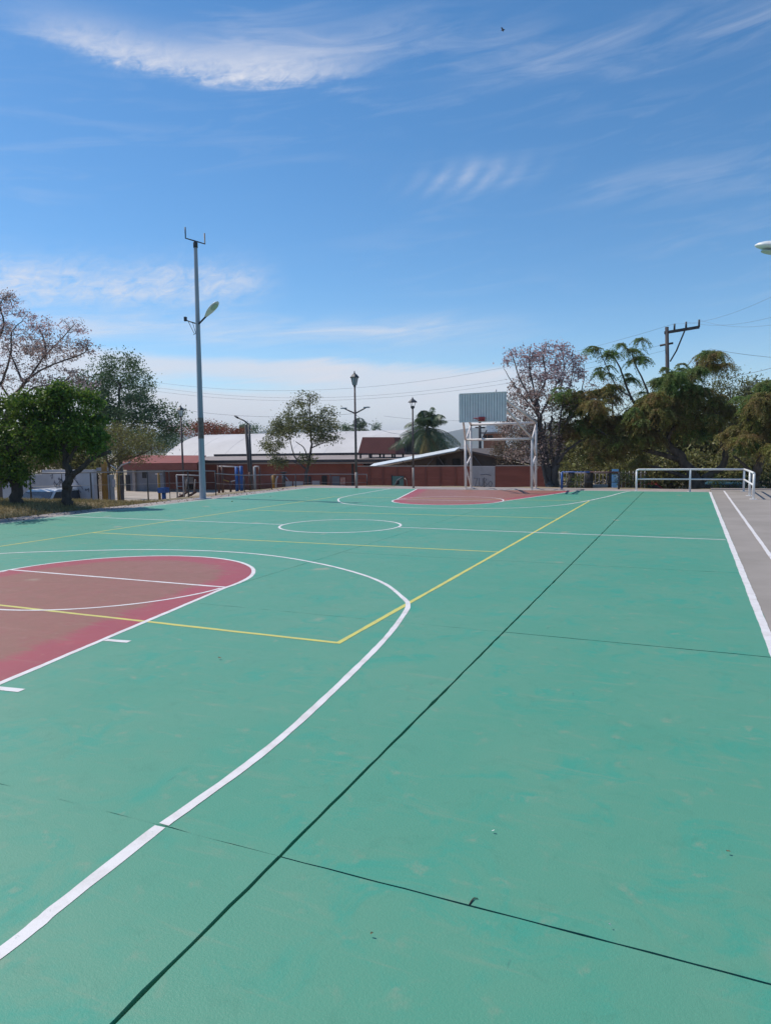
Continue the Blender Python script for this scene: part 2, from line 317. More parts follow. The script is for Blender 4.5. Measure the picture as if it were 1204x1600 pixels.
# ---- painted court concrete
def court_paint(name, a, b_, fresh, dust, dust_amt=0.6, coat=None):
    m, nt, b = new_mat(name); p = wpos(nt)
    n1 = noise(nt, p, 0.55, 4, 0.6, 0.4)
    n2 = noise(nt, p, 2.6, 5, 0.68, 0.9)
    n3 = noise(nt, p, 7.0, 4, 0.6, 0.3)
    n4 = noise(nt, p, 90.0, 3, 0.7)
    n5 = noise(nt, p, 1.15, 3, 0.5, 0.2)
    mp = nt.nodes.new('ShaderNodeMapping'); mp.inputs['Scale'].default_value = (1.2, 9.0, 1.0); mp.inputs['Rotation'].default_value = (0, 0, 0.45); nt.links.new(p, mp.inputs[0])
    n6 = noise(nt, mp.outputs[0], 1.4, 5, 0.65, 0.5)
    col = mixc(nt, n1.step(0.30, 0.70), a, b_)
    col = mixc(nt, (n2.step(0.46, 0.66) * n5.step(0.36, 0.58)) * 0.7, col, fresh)
    if coat:
        an = nt.nodes.new('ShaderNodeAttribute'); an.attribute_name = 'coat'; cf = (Ex(nt, an.outputs['Fac']) + (n2 - 0.5) * 1.1 + (n6 - 0.5) * 1.0).step(0.15, 0.85)
        col = mixc(nt, cf, col, mixc(nt, n2.step(0.3, 0.7), *coat))
    col = mixc(nt, (n6.step(0.53, 0.76)) * 0.34, col, dust)
    n7 = noise(nt, p, 5.0, 6, 0.75, 1.2); col = mixc(nt, n7.step(0.52, 0.70) * 0.38, col, tuple(x * 0.80 for x in a)); n8 = noise(nt, p, 260.0, 2, 0.6); col = mixc(nt, n8.step(0.55, 0.75) * 0.30, col, dust)
    col = mixc(nt, (n3.step(0.56, 0.76) * n2.step(0.36, 0.58)) * dust_amt, col, dust)
    # bare spots rubbed through the paint
    vo = nt.nodes.new('ShaderNodeTexVoronoi'); vo.feature = 'F1'; vo.inputs['Scale'].default_value = 0.9; vo.inputs['Randomness'].default_value = 1.0
    wv = nt.nodes.new('ShaderNodeVectorMath'); wv.operation = 'ADD'
    wn = nt.nodes.new('ShaderNodeTexNoise'); wn.inputs['Scale'].default_value = 6.0; nt.links.new(p, wn.inputs['Vector'])
    ws = nt.nodes.new('ShaderNodeVectorMath'); ws.operation = 'SCALE'; ws.inputs['Scale'].default_value = 0.09; nt.links.new(wn.outputs['Color'], ws.inputs[0])
    nt.links.new(p, wv.inputs[0]); nt.links.new(ws.outputs[0], wv.inputs[1]); nt.links.new(wv.outputs[0], vo.inputs['Vector'])
    spot = Ex(nt, vo.outputs['Distance']).step(0.15, 0.04) * n5.step(0.48, 0.58)
    col = mixc(nt, spot * 0.8, col, (0.40, 0.34, 0.24))
    # dark scuffs
    mp2 = nt.nodes.new('ShaderNodeMapping'); mp2.inputs['Scale'].default_value = (14.0, 3.0, 1.0); mp2.inputs['Rotation'].default_value = (0, 0, 1.1); nt.links.new(p, mp2.inputs[0])
    scf = noise(nt, mp2.outputs[0], 1.6, 3, 0.5).step(0.71, 0.76) * n2.step(0.5, 0.62)
    col = mixc(nt, scf * 0.5, col, (0.05, 0.13, 0.11))
    col = mixc(nt, n4 * 0.22, col, tuple(x * 0.6 for x in a))
    nt.links.new(col, b.inputs['Base Color'])
    rr = n2 * 0.25 + 0.42; nt.links.new(rr.s, b.inputs['Roughness']); b.inputs['Specular IOR Level'].default_value = 0.42
    bump(nt, b, n4 * 0.7 + n3 * 0.6 + n8 * 0.4, 0.004, 0.6)
    return m
M['green'] = court_paint('court_green', (0.080, 0.302, 0.198), (0.116, 0.311, 0.206), (0.026, 0.310, 0.220), (0.255, 0.315, 0.215), 0.65)
M['red_key'] = court_paint('court_red', (0.385, 0.066, 0.082), (0.34, 0.072, 0.080), (0.41, 0.058, 0.082), (0.40, 0.21, 0.16), 0.5, ((0.31, 0.128, 0.088), (0.265, 0.122, 0.082)))
def line_paint(name, a, b_, under):
    m, nt, b = new_mat(name); p = wpos(nt); n1 = noise(nt, p, 6.0, 5, 0.65); n2 = noise(nt, p, 38.0, 4, 0.7, 0.6); n3 = noise(nt, p, 1.3, 3, 0.5)
    c = mixc(nt, n1.step(0.40, 0.72), a, b_); c = mixc(nt, (n2.step(0.60, 0.72) * n3.step(0.36, 0.66)) * 0.62, c, under); c = mixc(nt, noise(nt, p, 160.0, 2, 0.6).step(0.5, 0.8) * 0.22, c, tuple(x * .6 for x in a))
    nt.links.new(c, b.inputs['Base Color']); b.inputs['Roughness'].default_value = 0.6; bump(nt, b, n2, 0.003, 0.5); return m
M['line_white'] = line_paint('line_white', (0.76, 0.715, 0.70), (0.63, 0.575, 0.55), (0.22, 0.34, 0.27))
M['line_yellow'] = line_paint('line_yellow', (0.62, 0.56, 0.13), (0.52, 0.48, 0.16), (0.20, 0.34, 0.20))
M['joint'] = mat('joint_bed', (0.012, 0.045, 0.040), 0.9, c2=(0.03, 0.04, 0.03), scale=12)
M['concrete'] = mat('concrete_apron', (0.37, 0.31, 0.285), 0.85, c2=(0.30, 0.25, 0.23), scale=0.9, bumpd=0.004)
M['asphalt'] = mat('grey_pavement', (0.335, 0.290, 0.258), 0.85, c2=(0.27, 0.235, 0.205), scale=0.7, bumpd=0.005, detail=8)
def ground_mat():
    m, nt, b = new_mat('dry_ground'); p = wpos(nt)
    n1 = noise(nt, p, 0.25, 6, 0.65); n2 = noise(nt, p, 1.7, 6, 0.7)
    c = mixc(nt, n1.step(0.35, 0.62), (0.30, 0.22, 0.14), (0.19, 0.155, 0.085))
    c = mixc(nt, n2.step(0.5, 0.75), c, (0.28, 0.22, 0.16))
    nt.links.new(c, b.inputs['Base Color']); b.inputs['Roughness'].default_value = 0.95
    bump(nt, b, n2, 0.06, 0.6); return m
M['ground'] = ground_mat()
M['sand'] = mat('pale_sand', (0.44, 0.37, 0.31), 0.95, c2=(0.33, 0.27, 0.21), scale=0.8)
M['grass_dry'] = leaf_mat('grass_dry', [(0.22, 0.165, 0.07), (0.36, 0.27, 0.13), (0.50, 0.39, 0.21)], 0.3, 0.7, 0.35, (0.17, 0.165, 0.06), 0.7)

# ================================================================== SETTING
def sstep(t): t = min(1.0, max(0.0, t)); return t * t * (3 - 2 * t)
def T(X, Y):
    """Height of the ground: the court stands on a terrace, the land falls away to the left and behind it."""
    sl_ = max(0.0, -17.0 - X); sf = max(0.0, Y - 29.4); sr = max(0.0, X - 9.0)
    zl_far = -1.75 * sstep(sl_ / 12.0)
    zl_near = (0.16 * sstep(sl_ / 1.2)) if sl_ < 5 else 0.16 - 1.9 * sstep((sl_ - 5) / 7.0)
    w = sstep((Y - 16.6) / 2.6)
    zl = zl_near * (1 - w) + zl_far * w
    zf = -1.75 * sstep(sf / 13.0)
    z = zl + zf + (-0.4 * sstep(sr / 10.0))
    z = max(z, -1.75) - 0.05
    return z
def build_ground():
    def axis(lo, hi, fine_lo, fine_hi, step):
        a = list(np.arange(fine_lo, fine_hi + 1e-6, step))
        d = step; x = fine_hi
        while x < hi: d *= 1.35; x += d; a.append(min(x, hi))
        d = step; x = fine_lo
        while x > lo: d *= 1.35; x -= d; a.insert(0, max(x, lo))
        return a
    xs = axis(-6000, 6000, -60, 40, 0.6); ys = axis(-2500, 7000, -20, 75, 0.6)
    V = []
    for y in ys:
        for x in xs:
            inside = (-16.9 < x < 8.8) and (-13.8 < y < 29.2)
            V.append((x, y, -0.45 if inside else T(x, y) + 0.02 * math.sin(x * 1.7 + y * 0.6) * (1 if abs(x) < 60 and abs(y) < 80 else 0)))
    nx = len(xs); F = np.array([(j * nx + i, j * nx + i + 1, (j + 1) * nx + i + 1, (j + 1) * nx + i) for j in range(len(ys) - 1) for i in range(nx - 1)])
    o = numpy_mesh('ground', np.array(V), F, M['ground'], smooth=True); tag(o, kind='structure')
build_ground()

CX0, CX1, CY0, CY1 = -15.62, 0.70, -1.6, 27.15
ap = MB(); ap.box2((-17.0, -14.0, -0.75), (0.69, 29.42, -0.045)).build('concrete_apron', M['concrete'])
tag(bpy.data.objects['concrete_apron'], kind='structure')
pv = MB(); pv.box2((0.70, -14.0, -0.75), (9.0, 28.62, -0.004)).build('pavement', M['asphalt'])
tag(bpy.data.objects['pavement'], kind='structure')
kb = MB(); kb.box2((0.72, 28.62, -0.7), (9.0, 29.0, 0.03)).build('kerb', M['concrete']); tag(bpy.data.objects['kerb'], kind='structure')

# court: a bed with the concrete slabs laid on it, open joints between them
bed = MB(); bed.box2((CX0 + 0.01, CY0 + 0.01, -0.2), (CX1 - 0.02, CY1 - 0.01, -0.034))
court = bed.build('court_floor', M['joint']); tag(court, kind='structure')
jx = [CX0, -12.67, -8.96, -5.25, -1.54, CX1]; jy = [CY0, 2.35, 6.17, 10.12, 13.95, 17.8, 21.65, 25.4, CY1]
def slab(x0, x1, y0, y1, g):
    """g: half gaps (left, right, near, far); the edges are a little chipped."""
    n = lambda: random.gauss(0, 0.0014) - (random.uniform(.002, .008) if random.random() < 0.05 else 0)
    a, b, c, d = x0 + g[0], x1 - g[1], y0 + g[2], y1 - g[3]; st = 0.11; P = []
    k = max(2, int((b - a) / st)); P += [(a + (b - a) * i / k, c - n()) for i in range(k)]
    k = max(2, int((d - c) / st)); P += [(b + n(), c + (d - c) * i / k) for i in range(k)]
    k = max(2, int((b - a) / st)); P += [(b - (b - a) * i / k, d + n()) for i in range(k)]
    k = max(2, int((d - c) / st)); P += [(a - n(), d - (d - c) * i / k) for i in range(k)]
    m = MB(); m.prism([(x, y, -0.033) for x, y in P], (0, 0, 0.033 + random.uniform(-0.0008, 0.0)))
    return m.build('slab', M['green'], court)
for i in range(5):
    for j in range(8):
        hl = 0.0 if i == 0 else (0.0088 if i == 4 else 0.0035); hr = 0.0 if i == 4 else (0.0088 if i == 3 else 0.0035)
        t_ = (0.0042 if i == 4 else 0.0013)
        tn, tf = (0.0 if j == 0 else (t_ * 1.6 if (i == 4 and j == 2) else t_)), (0.0 if j == 7 else (t_ * 1.6 if (i == 4 and j == 1) else t_))
        slab(jx[i], jx[i + 1], jy[j], jy[j + 1], (hl, hr, tn, tf))

# ---- painted markings, thin sheets on the slabs
def resample(P, step, closed=False):
    P = [Vector((p[0], p[1])) for p in P]
    if closed: P = P + [P[0]]
    out = []
    for a, b in zip(P[:-1], P[1:]):
        k = max(1, int((b - a).length / step)); out += [a + (b - a) * i / k for i in range(k)]
    if not closed: out.append(P[-1])
    return out
def spline(P, k=10):
    P = [Vector((p[0], p[1])) for p in P]; out = []
    for i in range(len(P) - 1):
        a, b, c, d = P[max(i - 1, 0)], P[i], P[i + 1], P[min(i + 2, len(P) - 1)]
        for s_ in range(k):
            t = s_ / k; out.append(0.5 * ((2 * b) + (c - a) * t + (2 * a - 5 * b + 4 * c - d) * t * t + (3 * b - a - 3 * c + d) * t ** 3))
    out.append(P[-1]); return out
def ribbon(name, P, w, z, m, closed=False, wob=0.0055):
    P = resample(P, 0.05, closed); n = len(P); V = []; F = []; ph = [random.random() * 9 for _ in range(6)]
    wv_ = lambda d, q: 0.5 * math.sin(d * 3.1 + ph[q]) + 0.35 * math.sin(d * 9.7 + ph[q + 1] * 2) + 0.25 * math.sin(d * 27.0 + ph[q + 2] * 3)
    for i, p in enumerate(P):
        a = P[(i - 1) % n] if (closed or i > 0) else P[0]; b = P[(i + 1) % n] if (closed or i < n - 1) else P[-1]
        t = (b - a).normalized(); q = Vector((-t.y, t.x)); d_ = i * 0.05
        for s_, k_ in ((-1, 0), (1, 3)): e = p + q * (s_ * w / 2 + wob * 0.75 * wv_(d_, k_) + random.gauss(0, .0006)); V.append((e.x, e.y, z))
    for i in range(n if closed else n - 1): j = (i + 1) % n; F.append((2 * i, 2 * i + 1, 2 * j + 1, 2 * j))
    mb = MB(); mb.add(V, F); o = mb.build(name, m, court)
    return o
def sheet(name, P, z, m):
    mb = MB(); mb.add([(p[0], p[1], z) for p in P], [tuple(range(len(P)))]); return mb.build(name, m, court)
ZK, ZY, ZW = 0.0006, 0.0012, 0.0019
def key(sgn, yb, yft, r=1.93, cx=-7.2, hb=3.33):
    arc = [(cx + r * math.cos(a), yft + sgn * r * math.sin(a)) for a in np.linspace(0, math.pi, 40)]
    out = [(cx + hb, yb)] + arc + [(cx - hb, yb)]
    O = [Vector(p) for p in resample(out, 0.3)]; n = len(O); V = []; F = []; A = []
    cen = sum(O, Vector((0, 0))) / n
    for off, val in ((0, 0), (.22, .05), (.36, .3), (.52, .75), (.70, 1.0)):
        for i_ in range(n):
            t_ = (O[min(i_ + 1, n - 1)] - O[max(i_ - 1, 0)]).normalized(); nr = Vector((-t_.y, t_.x))
            if nr.dot(cen - O[i_]) < 0: nr = -nr
            p = O[i_] + nr * off
            if i_ in (0, n - 1): p = Vector((O[i_].x + (off if O[i_].x < cx else -off), O[i_].y))
            V.append((p.x, p.y, ZK)); A.append(val)
    for k_ in range(4):
        for i_ in range(n - 1): a_ = k_ * n + i_; F.append((a_, a_ + 1, a_ + n + 1, a_ + n))
    F.append(tuple(range(4 * n, 5 * n)))
    mb = MB(); mb.add(V, F); ko = mb.build('painted_key', M['red_key'], court)
    for pl in ko.data.polygons:
        if pl.normal.z < 0: pl.flip()
    at_ = ko.data.attributes.new('coat', 'FLOAT', 'POINT'); at_.data.foreach_set('value', A)
    ribbon('painted_line', [(cx + hb, yb)] + arc + [(cx - hb, yb)], 0.055, ZW, M['line_white'])
    ribbon('painted_line', [(cx - r + 0.03, yft), (cx + r - 0.03, yft)], 0.05, ZW, M['line_white'])
    lo = [(cx + (r - 0.03) * math.cos(a), yft - sgn * (r - 0.03) * math.sin(a)) for a in np.linspace(0.04, math.pi - 0.04, 36)]
    ribbon('painted_line', lo, 0.045, ZW + 0.0005, M['line_white'])
    return out
key(1, -1.2, 7.02); key(-1, 26.95, 21.3, 1.80, -7.15, 3.25)
for y in (4.63, 3.36):                                    # lane ticks
    x0 = -7.2 + 1.93 + (7.02 - y) * 0.1703 - 0.02
    ribbon('painted_line', [(x0 + 0.05, y), (x0 + 0.30, y + 0.03)], 0.065, ZW, M['line_white'])
near3 = [(-2.10, -1.5), (-2.11, 0.5), (-2.12, 1.5), (-2.14, 1.78), (-2.17, 2.34)]
near3b = [(-2.165, 2.36), (-2.16, 2.97), (-2.19, 3.48), (-2.31, 4.48), (-2.46, 5.53), (-2.66, 6.48), (-2.78, 6.9), (-2.97, 7.22), (-3.5, 7.9), (-4.13, 8.44), (-5.02, 8.98), (-6.08, 9.4), (-7.18, 9.55), (-8.41, 9.38), (-9.46, 8.95), (-10.79, 8.12), (-11.7, 6.8), (-12.1, 5.2), (-12.3, 2.5), (-12.35, -1.5)]
ribbon('painted_line', spline(near3), 0.057, ZW, M['line_white']); ribbon('painted_line', spline(near3b), 0.053, ZW, M['line_white'])
far3 = [(-11.6, 26.95), (-11.5, 24.6), (-11.35, 22.5), (-10.95, 20.95), (-9.85, 19.3), (-8.25, 18.55), (-7.1, 18.4), (-6.0, 18.5), (-4.49, 19.0), (-3.33, 20.5), (-2.62, 23.4), (-2.2, 26.3), (-2.0, 26.95)]
ribbon('painted_line', spline(far3), 0.055, ZW, M['line_white'])
ribbon('painted_line', [(-7.12 + 1.36 * math.cos(a), 13.68 + 1.30 * math.sin(a)) for a in np.linspace(0, 2 * math.pi, 64)[:-1]], 0.055, ZW, M['line_white'], True)
ribbon('painted_line', [(-15.45, 13.6), (-8.5, 13.5)], 0.05, ZW, M['line_white']); ribbon('painted_line', [(-5.76, 13.75), (0.60, 13.6)], 0.05, ZW, M['line_white'])
ribbon('painted_line', [(0.665, CY0), (0.655, 27.12)], 0.075, ZW, M['line_white'])
ribbon('painted_line', [(-15.5, CY0), (-15.45, 26.95)], 0.06, ZW, M['line_white'])
ribbon('painted_line', [(-15.45, 27.03), (0.6, 27.05)], 0.05, ZW + 0.0006, M['line_white'])
o = ribbon('painted_line', [(1.15, -6), (1.14, 12), (1.13, 27.9)], 0.06, 0.003, M['line_white'])
for yy in (5.3, 10.95, 16.55, 22.0):
    ribbon('painted_line', [(-11.63, yy), (-2.81, yy)], 0.05, ZY, M['line_yellow'])
ribbon('painted_line', [(-2.80, 5.28), (-2.82, 22.0)], 0.052, ZY + 0.0004, M['line_yellow']); ribbon('painted_line', [(-11.62, 5.28), (-11.66, 22.0)], 0.05, ZY + 0.0004, M['line_yellow'])

# hills far behind the town
def hills():
    V = []; n = 160; rows = 5
    hs_ = []
    for i in range(n + 1):
        a = R(-75 + 110 * i / n); x = i / n * 30
        h = 62 + 11 * math.sin(x * 1.1 + 1.2) + 7 * math.sin(x * 2.7 + 0.3) + 3 * math.sin(x * 6.1)
        azd = math.degrees(a); h += 10 * math.exp(-((azd + 16.5) / 3.0) ** 2) - 22 * sstep((azd + 5) / 18)
        hs_.append((a, max(h, 14)))
    for k in range(rows):
        for a, h in hs_:
            d = 1750 + 160 * k; z = -3 + (h + 3) * (k / (rows - 1)) ** 0.8; V.append((d * math.sin(a), d * math.cos(a), z))
    F = np.array([(k * (n + 1) + i, k * (n + 1) + i + 1, (k + 1) * (n + 1) + i + 1, (k + 1) * (n + 1) + i) for k in range(rows - 1) for i in range(n)])
    tag(numpy_mesh('hills', np.array(V), F, M['hill'], smooth=True), kind='structure')
hills()

# dry grass on the verge left of the court
def grass(name, n, xr, yr, hmin, hmax, m, label, test=None):
    P = np.column_stack((rng.uniform(*xr, n), rng.uniform(*yr, n)))
    if test: P = P[[test(x, y) for x, y in P]]
    n = len(P); z = np.array([T(x, y) for x, y in P]); h = rng.uniform(hmin, hmax, n); a = rng.uniform(0, 6.283, n); w = rng.uniform(0.006, 0.014, n)
    lx = rng.normal(0, 0.5, n) * h; ly = rng.normal(0, 0.5, n) * h
    b = np.column_stack((P, z)); s_ = np.column_stack((np.cos(a) * w, np.sin(a) * w, np.zeros(n))); t = b + np.column_stack((lx, ly, h))
    V = np.stack((b - s_, b + s_, t), 1).reshape(-1, 3); F = np.arange(3 * n).reshape(-1, 3)
    tag(numpy_mesh(name, V, F, m), label, 'grass', kind='stuff')
grass('grass', 60000, (-25, -16.95), (7, 19.2), 0.03, 0.13, M['grass_dry'], 'dry straw coloured grass on the verge left of the court')

# ================================================================== BUILDERS
def path_tube(name, P, r, m, parent, n=10):
    mb = MB(); mb.tube(P, r, n); return hang(parent, mb.build(name, m))
def wbox(name, a, b, m, parent):
    mb = MB(); mb.box2(a, b); return hang(parent, mb.build(name, m))

# ---- basketball goal standing over a football goal frame
def basketball_goal():
    g = thing('basketball_goal', 'white pipe basketball goal with ribbed grey backboard at the far end of the court', 'basketball goal', (-7.1, 27.9, 0))
    m = M['white_pipe']; r = 0.052
    FL, FR, BL, BR = Vector((-8.43, 27.4, -0.03)), Vector((-5.72, 27.4, -0.03)), Vector((-8.62, 28.78, -0.05)), Vector((-5.85, 28.8, -0.05))
    up = lambda p, z: Vector((p.x, p.y, z))
    for p, h in ((FL, 2.03), (FR, 2.03), (BL, 2.70), (BR, 2.70)): path_tube('post', [p, up(p, h)], r, m, g)
    path_tube('crossbar', [up(FL, 2.0), up(FR, 2.0)], r * 0.95, m, g); path_tube('crossbar', [up(BL, 2.66), up(BR, 2.66)], r * 1.05, m, g)
    for f, b in ((FL, BL), (FR, BR)):
        zz = [(b, 2.62), (f, 1.95), (b, 1.32), (f, 0.90), (b, 0.06)]
        for (p, z0), (q, z1) in zip(zz[:-1], zz[1:]): path_tube('brace', [up(p, z0), up(q, z1)], r * 0.72, m, g)
    for f, b, bx in ((FL, BL, -7.93), (FR, BR, -6.27)):
        e1 = Vector((bx, 25.32, 3.12)); e2 = Vector((bx, 25.32, 3.42))
        path_tube('arm', [up(f, 2.0), e1], r * 0.8, m, g); path_tube('arm', [up(b, 2.66), e2], r * 0.9, m, g)
        path_tube('arm', [up(b, 2.69), Vector((bx, 25.32, 3.60))], r * 0.45, m, g)
        path_tube('board_stay', [(bx, 25.30, 2.68), (bx, 25.30, 3.68)], 0.035, m, g)
    x0, x1, y, z0, z1 = -7.97, -6.24, 25.22, 2.66, 3.68
    mb = MB(); n = 17; V = []; F = []; X = []
    for i in range(n):                                  # folded sheet: broad flats with a narrow groove between
        w = (x1 - x0) / n; X += [(x0 + w * i, 0.0), (x0 + w * (i + .80), 0.0), (x0 + w * (i + .83), 0.03), (x0 + w * (i + .97), 0.03)]
    X.append((x1, 0.0))
    for x, d in X: V += [(x, y + d, z0), (x, y + d, z1)]
    F = [(2 * i, 2 * i + 2, 2 * i + 3, 2 * i + 1) for i in range(len(X) - 1)]
    mb.add(V, F); bd = hang(g, mb.build('backboard', M['board'], fix=False))
    for i in range(n - 1):
        w = (x1 - x0) / n; b_ = MB(); b_.box((x0 + w * (i + .90), y + 0.024, (z0 + z1) / 2), (w * 0.11, 0.008, z1 - z0 - 0.05)); rb = hang(g, b_.build('rib', M['board_rib'])); rb.parent = bd
    fr = MB(); fr.box2((x0 - .02, y - .012, z0 - .03), (x1 + .02, y + .03, z0)); fr.box2((x0 - .02, y - .012, z1), (x1 + .02, y + .03, z1 + .03)); fr.box2((x0 - .035, y - .012, z0), (x0, y + .03, z1)); fr.box2((x1, y - .012, z0), (x1 + .035, y + .03, z1))
    e = hang(g, fr.build('board_frame', M['board'])); e.parent = bd
    path_tube('peg', [(-6.6, 25.26, 3.71), (-6.6, 25.26, 3.80)], 0.03, M['white_pipe'], g)
    cx, cy, cz = -7.12, 24.88, 2.76
    ring = [(cx + .225 * math.cos(a), cy + .225 * math.sin(a), cz) for a in np.linspace(0, 2 * math.pi, 28)]
    path_tube('rim', ring, 0.013, M['rim_red'], g, 6)
    pl = MB(); pl.box2((cx - .11, 25.17, cz - .10), (cx + .11, 25.205, cz + .06)); pl.box2((cx - .05, 25.10, cz - .07), (cx + .05, 25.17, cz + .02))
    hang(g, pl.build('rim_bracket', M['rim_red']))
    path_tube('rim_stay', [(cx - .1, 25.18, cz - .09), (cx - .16, 24.98, cz - .01)], 0.012, M['rim_red'], g, 6); path_tube('rim_stay', [(cx + .1, 25.18, cz - .09), (cx + .16, 24.98, cz - .01)], 0.012, M['rim_red'], g, 6)
    for p in (FL, FR, BL, BR):
        b_ = MB(); b_.box((p.x, p.y, -0.034), (.24, .24, .022)); hang(g, b_.build('base_plate', M['white_pipe']))
basketball_goal()

# ---- white railing turning the far right corner
def railing():
    g = thing('railing', 'white pipe railing turning the far right corner of the court', 'railing', (0, 27.7, 0))
    m = M['rail_white']; P = [Vector((-1.84, 27.62, 0)), Vector((0.0, 27.75, 0)), Vector((1.76, 27.80, 0)), Vector((1.78, 25.4, 0)), Vector((1.78, 23.85, 0))]
    for i, p in enumerate(P):
        h = 0.71 if i == 0 else 0.77; b0 = -0.045 if p.x < .7 else -0.01
        path_tube('post', [p + Vector((0, 0, b0)), p + Vector((0, 0, h))], 0.036, m, g)
    t = lambda p, z: p + Vector((0, 0, z))
    path_tube('top_rail', [t(P[0], .70), t(P[0], .745), P[0] + Vector((.03, 0, .765)), P[0] + Vector((.09, .005, .78)), t(P[1], .78), t(P[2], .78)], 0.034, m, g)
    path_tube('top_rail', [t(P[2], .78), t(P[3], .79), t(P[4], .79)], 0.034, m, g)
    for z in (0.42,):
        path_tube('mid_rail', [t(P[0], z), t(P[1], z), t(P[2], z)], 0.028, m, g); path_tube('mid_rail', [t(P[2], z), t(P[3], z), t(P[4], z)], 0.030, m, g)
    for p in P:
        b_ = MB(); b_.box((p.x, p.y, -0.0 if p.x > .7 else -0.038), (.2, .2, .012)); hang(g, b_.build('base_plate', m))
railing()

# ---- low blue frame beside it
def blue_frame():
    g = thing('metal_frame', 'low blue and dark metal frame left of the white railing', 'frame', (-3.4, 29.1, 0))
    a, b = gz(876, 763, -0.03), gz(966, 764, -0.03); b.y = a.y = 28.95; a = at(877, 760, 28.95); b = at(966, 760, 28.95); a.z = b.z = -0.045; h = 0.68
    path_tube('post', [a, a + Vector((0, 0, h))], 0.05, M['blue_paint'], g); path_tube('post', [b, b + Vector((0, 0, h))], 0.035, M['dark_metal'], g)
    for f, m in ((0.0, 'blue_paint'), (0.5, 'brown_paint')):
        p = a.lerp(b, f); q = a.lerp(b, f + .5); path_tube('crossbar', [p + Vector((0, 0, h)), q + Vector((0, 0, h))], 0.028, M[m], g)
    path_tube('lower_bar', [a + Vector((0, 0, .28)), b + Vector((0, 0, .28))], 0.014, M['dark_metal'], g)
blue_frame()

# ---- street lamps
def led_head(parent, p, d, L, tilt, m1, m2, thick=1.0):
    """Teardrop lamp head from p, pointing along horizontal direction d, nose raised by tilt."""
    d = Vector(d).normalized(); f = (d * math.cos(tilt) + Vector((0, 0, math.sin(tilt)))).normalized(); s_ = Vector((-d.y, d.x, 0)); u = s_.cross(f) * -1
    if u.z < 0: u = -u
    st = [(0, .05, .04), (.12, .085, .05), (.3, .13, .062), (.5, .155, .066), (.7, .15, .06), (.86, .115, .045), (.96, .06, .026), (1.0, .012, .008)]
    V = []; F = []; n = 12
    for t, w, h in st:
        for k in range(n):
            a = 2 * math.pi * k / n; y = math.cos(a); z = math.sin(a); V.append(p + f * (t * L) + s_ * (y * w * L / .75) + u * ((z if z > 0 else z * .35) * h * thick * L / .75))
    for i in range(len(st) - 1):
        for k in range(n): k2 = (k + 1) % n; F.append((i * n + k, i * n + k2, (i + 1) * n + k2, (i + 1) * n + k))
    F.append(tuple(reversed(range(n)))); F.append(tuple((len(st) - 1) * n + k for k in range(n)))
    mb = MB(); mb.add(V, F, True); hd = hang(parent, mb.build('lamp_head', m1))
    V = []; 
    for k in range(14):
        a = 2 * math.pi * k / 14; V.append(p + f * (L * (.68 + .2 * math.cos(a))) + s_ * (L * .14 * math.sin(a)) - u * (.034 * thick * L / .75))
    e = MB(); e.prism(V, -u * 0.012); ln = hang(parent, e.build('lens', m2)); ln.parent = hd
    return hd
def floodlight_pole():
    b = Vector((-16.22, 20.42, -0.05))
    g = thing('street_lamp', 'tall grey pole with forked top and one white lamp head, left of the court', 'street lamp', b)
    top = b + Vector((0.10, 0, 8.98))
    pt = lambda z: b + (top - b) * (z / 8.98)
    def seg(name, z0, z1, m, g0=0.0):
        rr = lambda z: 0.118 - 0.0062 * z + g0; mb = MB(); mb.tube([pt(z0), pt(z1)], [rr(z0), rr(z1)], 8, smooth=False); return hang(g, mb.build(name, m))
    seg('pole', 0, 8.98, M['pole_grey']); seg('worn_band', 2.2, 2.95, M['pole_band'], 0.003)
    mb = MB(); mb.box((b.x, b.y, b.z + .02), (.42, .42, .03)); hang(g, mb.build('base_plate', M['pole_grey']))
    mb = MB(); mb.lathe(pt(8.88), [(.078, 0), (.078, .18), (.04, .22)], 10); hang(g, mb.build('collar', M['dark_metal']))
    c = pt(8.88) + Vector((0, 0, .23)); e = Vector((.083, .418, 0))
    path_tube('fork', [c - e + Vector((0, 0, .37)), c - e, c, c + e, c + e + Vector((0, 0, .37))], 0.024, M['dark_metal'], g, 8)
    a0 = pt(6.22); a1 = a0 + Vector((.42, -.08, .24)); path_tube('arm', [a0, a1], 0.032, M['dark_metal'], g)
    led_head(g, a1, (1, -.22, 0), .80, R(33), M['lamp_white'], M['lamp_lens'])
    l0 = pt(6.25); l1 = l0 + Vector((-.46, -.06, .16)); path_tube('bracket', [l0, l1], 0.022, M['dark_metal'], g)
    mb = MB(); mb.box(l1 + Vector((-.03, 0, .05)), (.08, .08, .15)); hang(g, mb.build('insulator', M['dark_metal']))
    for q in (.2, .38): path_tube('stay', [l0.lerp(l1, q * 2.2), l0 + Vector((-.03 - q * .35, 0, -.33))], 0.010, M['dark_metal'], g, 5)
    path_tube('stay', [l0 + Vector((-.03, 0, -.28)), l0 + Vector((-.22, 0, -.36))], 0.010, M['dark_metal'], g, 5)
floodlight_pole()
